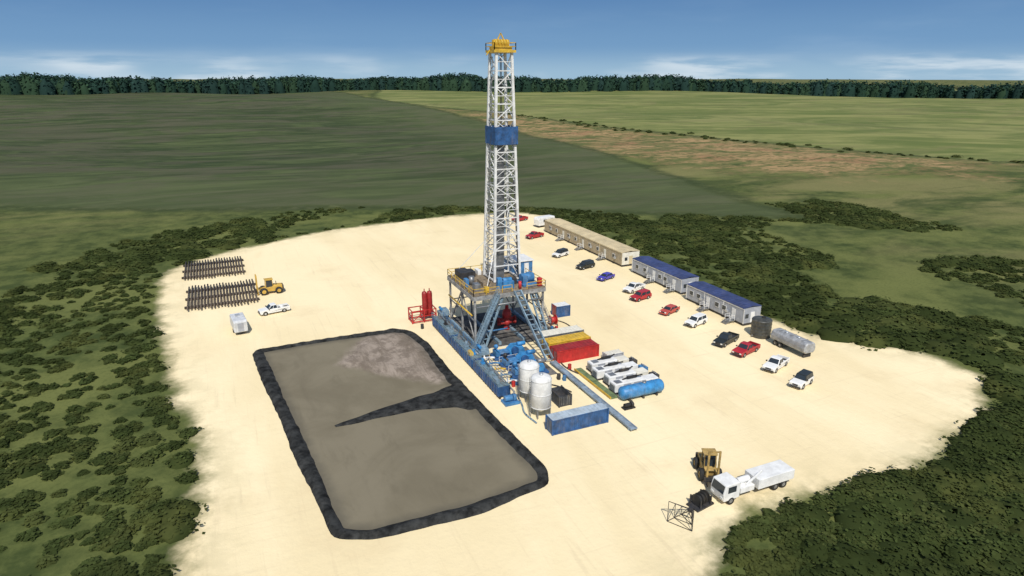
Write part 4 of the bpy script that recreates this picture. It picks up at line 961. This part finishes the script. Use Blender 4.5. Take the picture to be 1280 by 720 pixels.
# ------------------------------------------------------------------ service truck, winch, lattice
e=thing('service_truck','white service truck with long white box body','truck',(6.3,-55.9,0),R(180)); e.scale=(0.93,0.93,0.93)
mb=MB(); mb.prism([(3.0,0.7),(5.3,0.6),(5.4,1.6),(5.1,2.7),(3.2,2.8),(3.0,2.7)],-1.15,1.15); mb.obj('cab',WHITE,e,0.1)
mb=MB(); mb.add([(5.42,-1.0,1.62),(5.42,1.0,1.62),(5.15,0.95,2.55),(5.15,-0.95,2.55)],[(0,1,2,3)]); mb.obj('windscreen',GLASS,e)
for sy in(-1,1):
    mb=MB(); mb.bb(3.6,4.8,sy*1.155,sy*1.17,1.65,2.45); mb.obj('side_window',GLASS,e)
    mb=MB(); mb.bb(5.36,5.44,sy*0.8-0.2,sy*0.8+0.2,0.9,1.15); mb.obj('headlight',LAMP,e)
mb=MB(); mb.bb(-5.4,3.0,-0.45,0.45,0.6,0.9); mb.obj('chassis',DARK,e)
mb=MB(); mb.bb(-5.4,0.2,-1.2,1.2,0.91,2.2); mb.obj('box_body',WHITE,e,0.05)
mb=MB()
for i in range(12): mb.bb(-5.2+i*0.46,-5.14+i*0.46,-1.23,-1.203,1.0,2.15)
mb.obj('body_rib',ALU,e)
mb=MB(); mb.bb(0.6,2.7,-0.95,0.95,0.91,1.6); mb.cyl((0.8,0,2.0),(2.5,0,2.0),0.4,n=14); mb.beam((1.6,0.6,1.6),(-0.6,0.6,3.0),0.22); mb.obj('crane',WHITE,e,0.03)
for sx in(4.2,-2.6,-3.9):
    for sy in(-1.0,1.0): wheel(e,sx,sy,0.5,0.34)
e=thing('cable_winch','dark cable winch drum on a skid','winch',(-0.6,-55.6,0),R(10))
mb=MB(); mb.bb(-1.3,1.3,-0.8,0.8,0.0,0.2); mb.beam((-0.8,-0.7,0.2),(-0.8,-0.7,1.2),0.14);mb.beam((0.8,-0.7,0.2),(0.8,-0.7,1.2),0.14);mb.beam((-0.8,0.7,0.2),(-0.8,0.7,1.2),0.14);mb.beam((0.8,0.7,0.2),(0.8,0.7,1.2),0.14); mb.obj('frame',DARK,e)
mb=MB(); mb.cyl((-0.7,0,0.85),(0.7,0,0.85),0.45,n=16)
for sx in(-0.72,-0.25,0.25,0.72): mb.cyl((sx-0.04,0,0.85),(sx+0.04,0,0.85),0.68,n=18)
mb.obj('drum',BLACK,e)
e=thing('lattice_boom','thin grey wire frame lattice cone lying on sand','lattice frame',(-4.0,-57.1,0),R(-150))
mb=MB()
def lp(k,i):
    w=0.2+k*0.38; return (k*0.95-1.8,(-w,w,w,-w)[i%4],(0.06,0.06,0.06+1.8*w,0.06+1.8*w)[i%4])
for k in range(4):
    for i in range(4):
        mb.beam(lp(k,i),lp(k,i+1),0.05)
        if k<3: mb.beam(lp(k,i),lp(k+1,i),0.06); mb.beam(lp(k,i),lp(k+1,i+1),0.04)
mb.obj('lattice_member',DARK,e)
mb=MB(); mb.bb(-2.3,-1.8,-0.2,0.2,0.02,0.45); mb.obj('hinge_block',DARK,e)
# ------------------------------------------------------------------ pipe racks
def rack(x0,x1,y0,y1,n):
    e=thing('pipe_rack','low dark timber rack carrying drill pipe on sand','pipe rack',((x0+x1)/2,(y0+y1)/2,0),0,'pipe racks')
    W=x1-x0;L=y1-y0
    for k in range(3):
        yy=-L/2+L*(k+0.5)/3
        mb=MB(); mb.beam((-W/2-0.3,yy,0.24),(W/2+0.3,yy,0.24),0.9,0.24)
        for j in range(6): mb.bb(-W/2+W*j/5-0.15,-W/2+W*j/5+0.15,yy-0.4,yy+0.4,0,0.12)
        mb.obj('support_beam',WOOD,e)
    base=None
    for i in range(n):
        xx=x0+W*(i+0.5)/n; z=0.365+0.16
        if base is None:
            mb=MB(); mb.cyl((0,-L*0.48,0),(0,L*0.48,0),0.155,n=10)
            base=mb.obj('drill_pipe',RUST,None); o=base
        else: o=base.copy(); COL.objects.link(o)
        o.location=(xx,(y0+y1)/2+random.uniform(-0.6,0.6),z); o.rotation_euler=(0,0,random.uniform(-0.004,0.004))
        tag(o,'long rusty drill pipe resting on a rack','pipe','drill pipes on the racks')
rack(-54.2,-41.2,55.6,72.0,21)
rack(-53.0,-39.6,33.0,49.6,22)
# ------------------------------------------------------------------ world, sun, camera
el=R(50); az=Vector((-0.35,-1,0)).normalized()
sd_=Vector((az.x*math.cos(el),az.y*math.cos(el),math.sin(el)))
w=bpy.data.worlds.new('World'); scene.world=w; w.use_nodes=True; t=NT(w); t.n.clear()
out=t.new('ShaderNodeOutputWorld'); sky=t.new('ShaderNodeTexSky'); sky.sky_type='NISHITA'; sky.sun_disc=False; sky.sun_elevation=el; sky.sun_rotation=math.atan2(az.x,az.y)
b1=t.new('ShaderNodeBackground'); b1.inputs['Strength'].default_value=0.11; t.link(sky.outputs[0],b1.inputs[0])
gen=t.new('ShaderNodeTexCoord').outputs['Generated']; sep=t.new('ShaderNodeSeparateXYZ'); t.link(gen,sep.inputs[0]); zz=sep.outputs['Z']
low=t.mix(t.maprange(zz,0.0,0.045),(0.33,0.50,0.65),(0.18,0.34,0.555))
blu=t.mix(t.maprange(zz,0.03,0.13),low,(0.10,0.225,0.45))
cl=t.noise(1.0,t.mapping(gen,(7,7,60)),6,0.58)
cl2=t.noise(1.0,t.mapping(gen,(3.6,3.6,10),(0,0,0),(4,2,1)),3,0.5)
cm=t.math('MULTIPLY',t.maprange(cl,0.36,0.60),t.math('MULTIPLY',t.maprange(zz,0.034,0.012),t.maprange(cl2,0.42,0.56)))
blu=t.mix(t.math('MULTIPLY',cm,0.85),blu,(0.64,0.74,0.82))
wisp=t.math('MULTIPLY',t.maprange(t.noise(1.0,t.mapping(gen,(4,4,22),(0,0,0),(9,1,3)),5,0.55),0.5,0.8,0,0.18),t.maprange(zz,0.14,0.02))
blu=t.mix(wisp,blu,(0.45,0.6,0.75))
b2=t.new('ShaderNodeBackground'); b2.inputs['Strength'].default_value=1.0; t.link(blu,b2.inputs[0])
mx=t.new('ShaderNodeMixShader'); t.link(t.maprange(zz,0.15,0.45,1,0),mx.inputs[0]); t.link(b1.outputs[0],mx.inputs[1]); t.link(b2.outputs[0],mx.inputs[2]); t.link(mx.outputs[0],out.inputs[0])
sl=bpy.data.lights.new('sun','SUN'); sl.energy=4.0; sl.angle=R(0.5); sl.color=(1,0.96,0.88)
so=bpy.data.objects.new('sun',sl); COL.objects.link(so); so.rotation_euler=sd_.to_track_quat('Z','Y').to_euler()
cam=bpy.data.cameras.new('camera'); cam.sensor_width=36; cam.lens=36*814/1280; cam.clip_end=12000; cam.clip_start=0.5
co_=bpy.data.objects.new('camera',cam); COL.objects.link(co_); co_.location=(CAMP[0],CAMP[1],44.0); co_.rotation_euler=(R(90)-math.atan(265/814),0,R(-24))
scene.camera=co_
scene.view_settings.view_transform='Standard'; scene.view_settings.look='None'; scene.view_settings.exposure=0
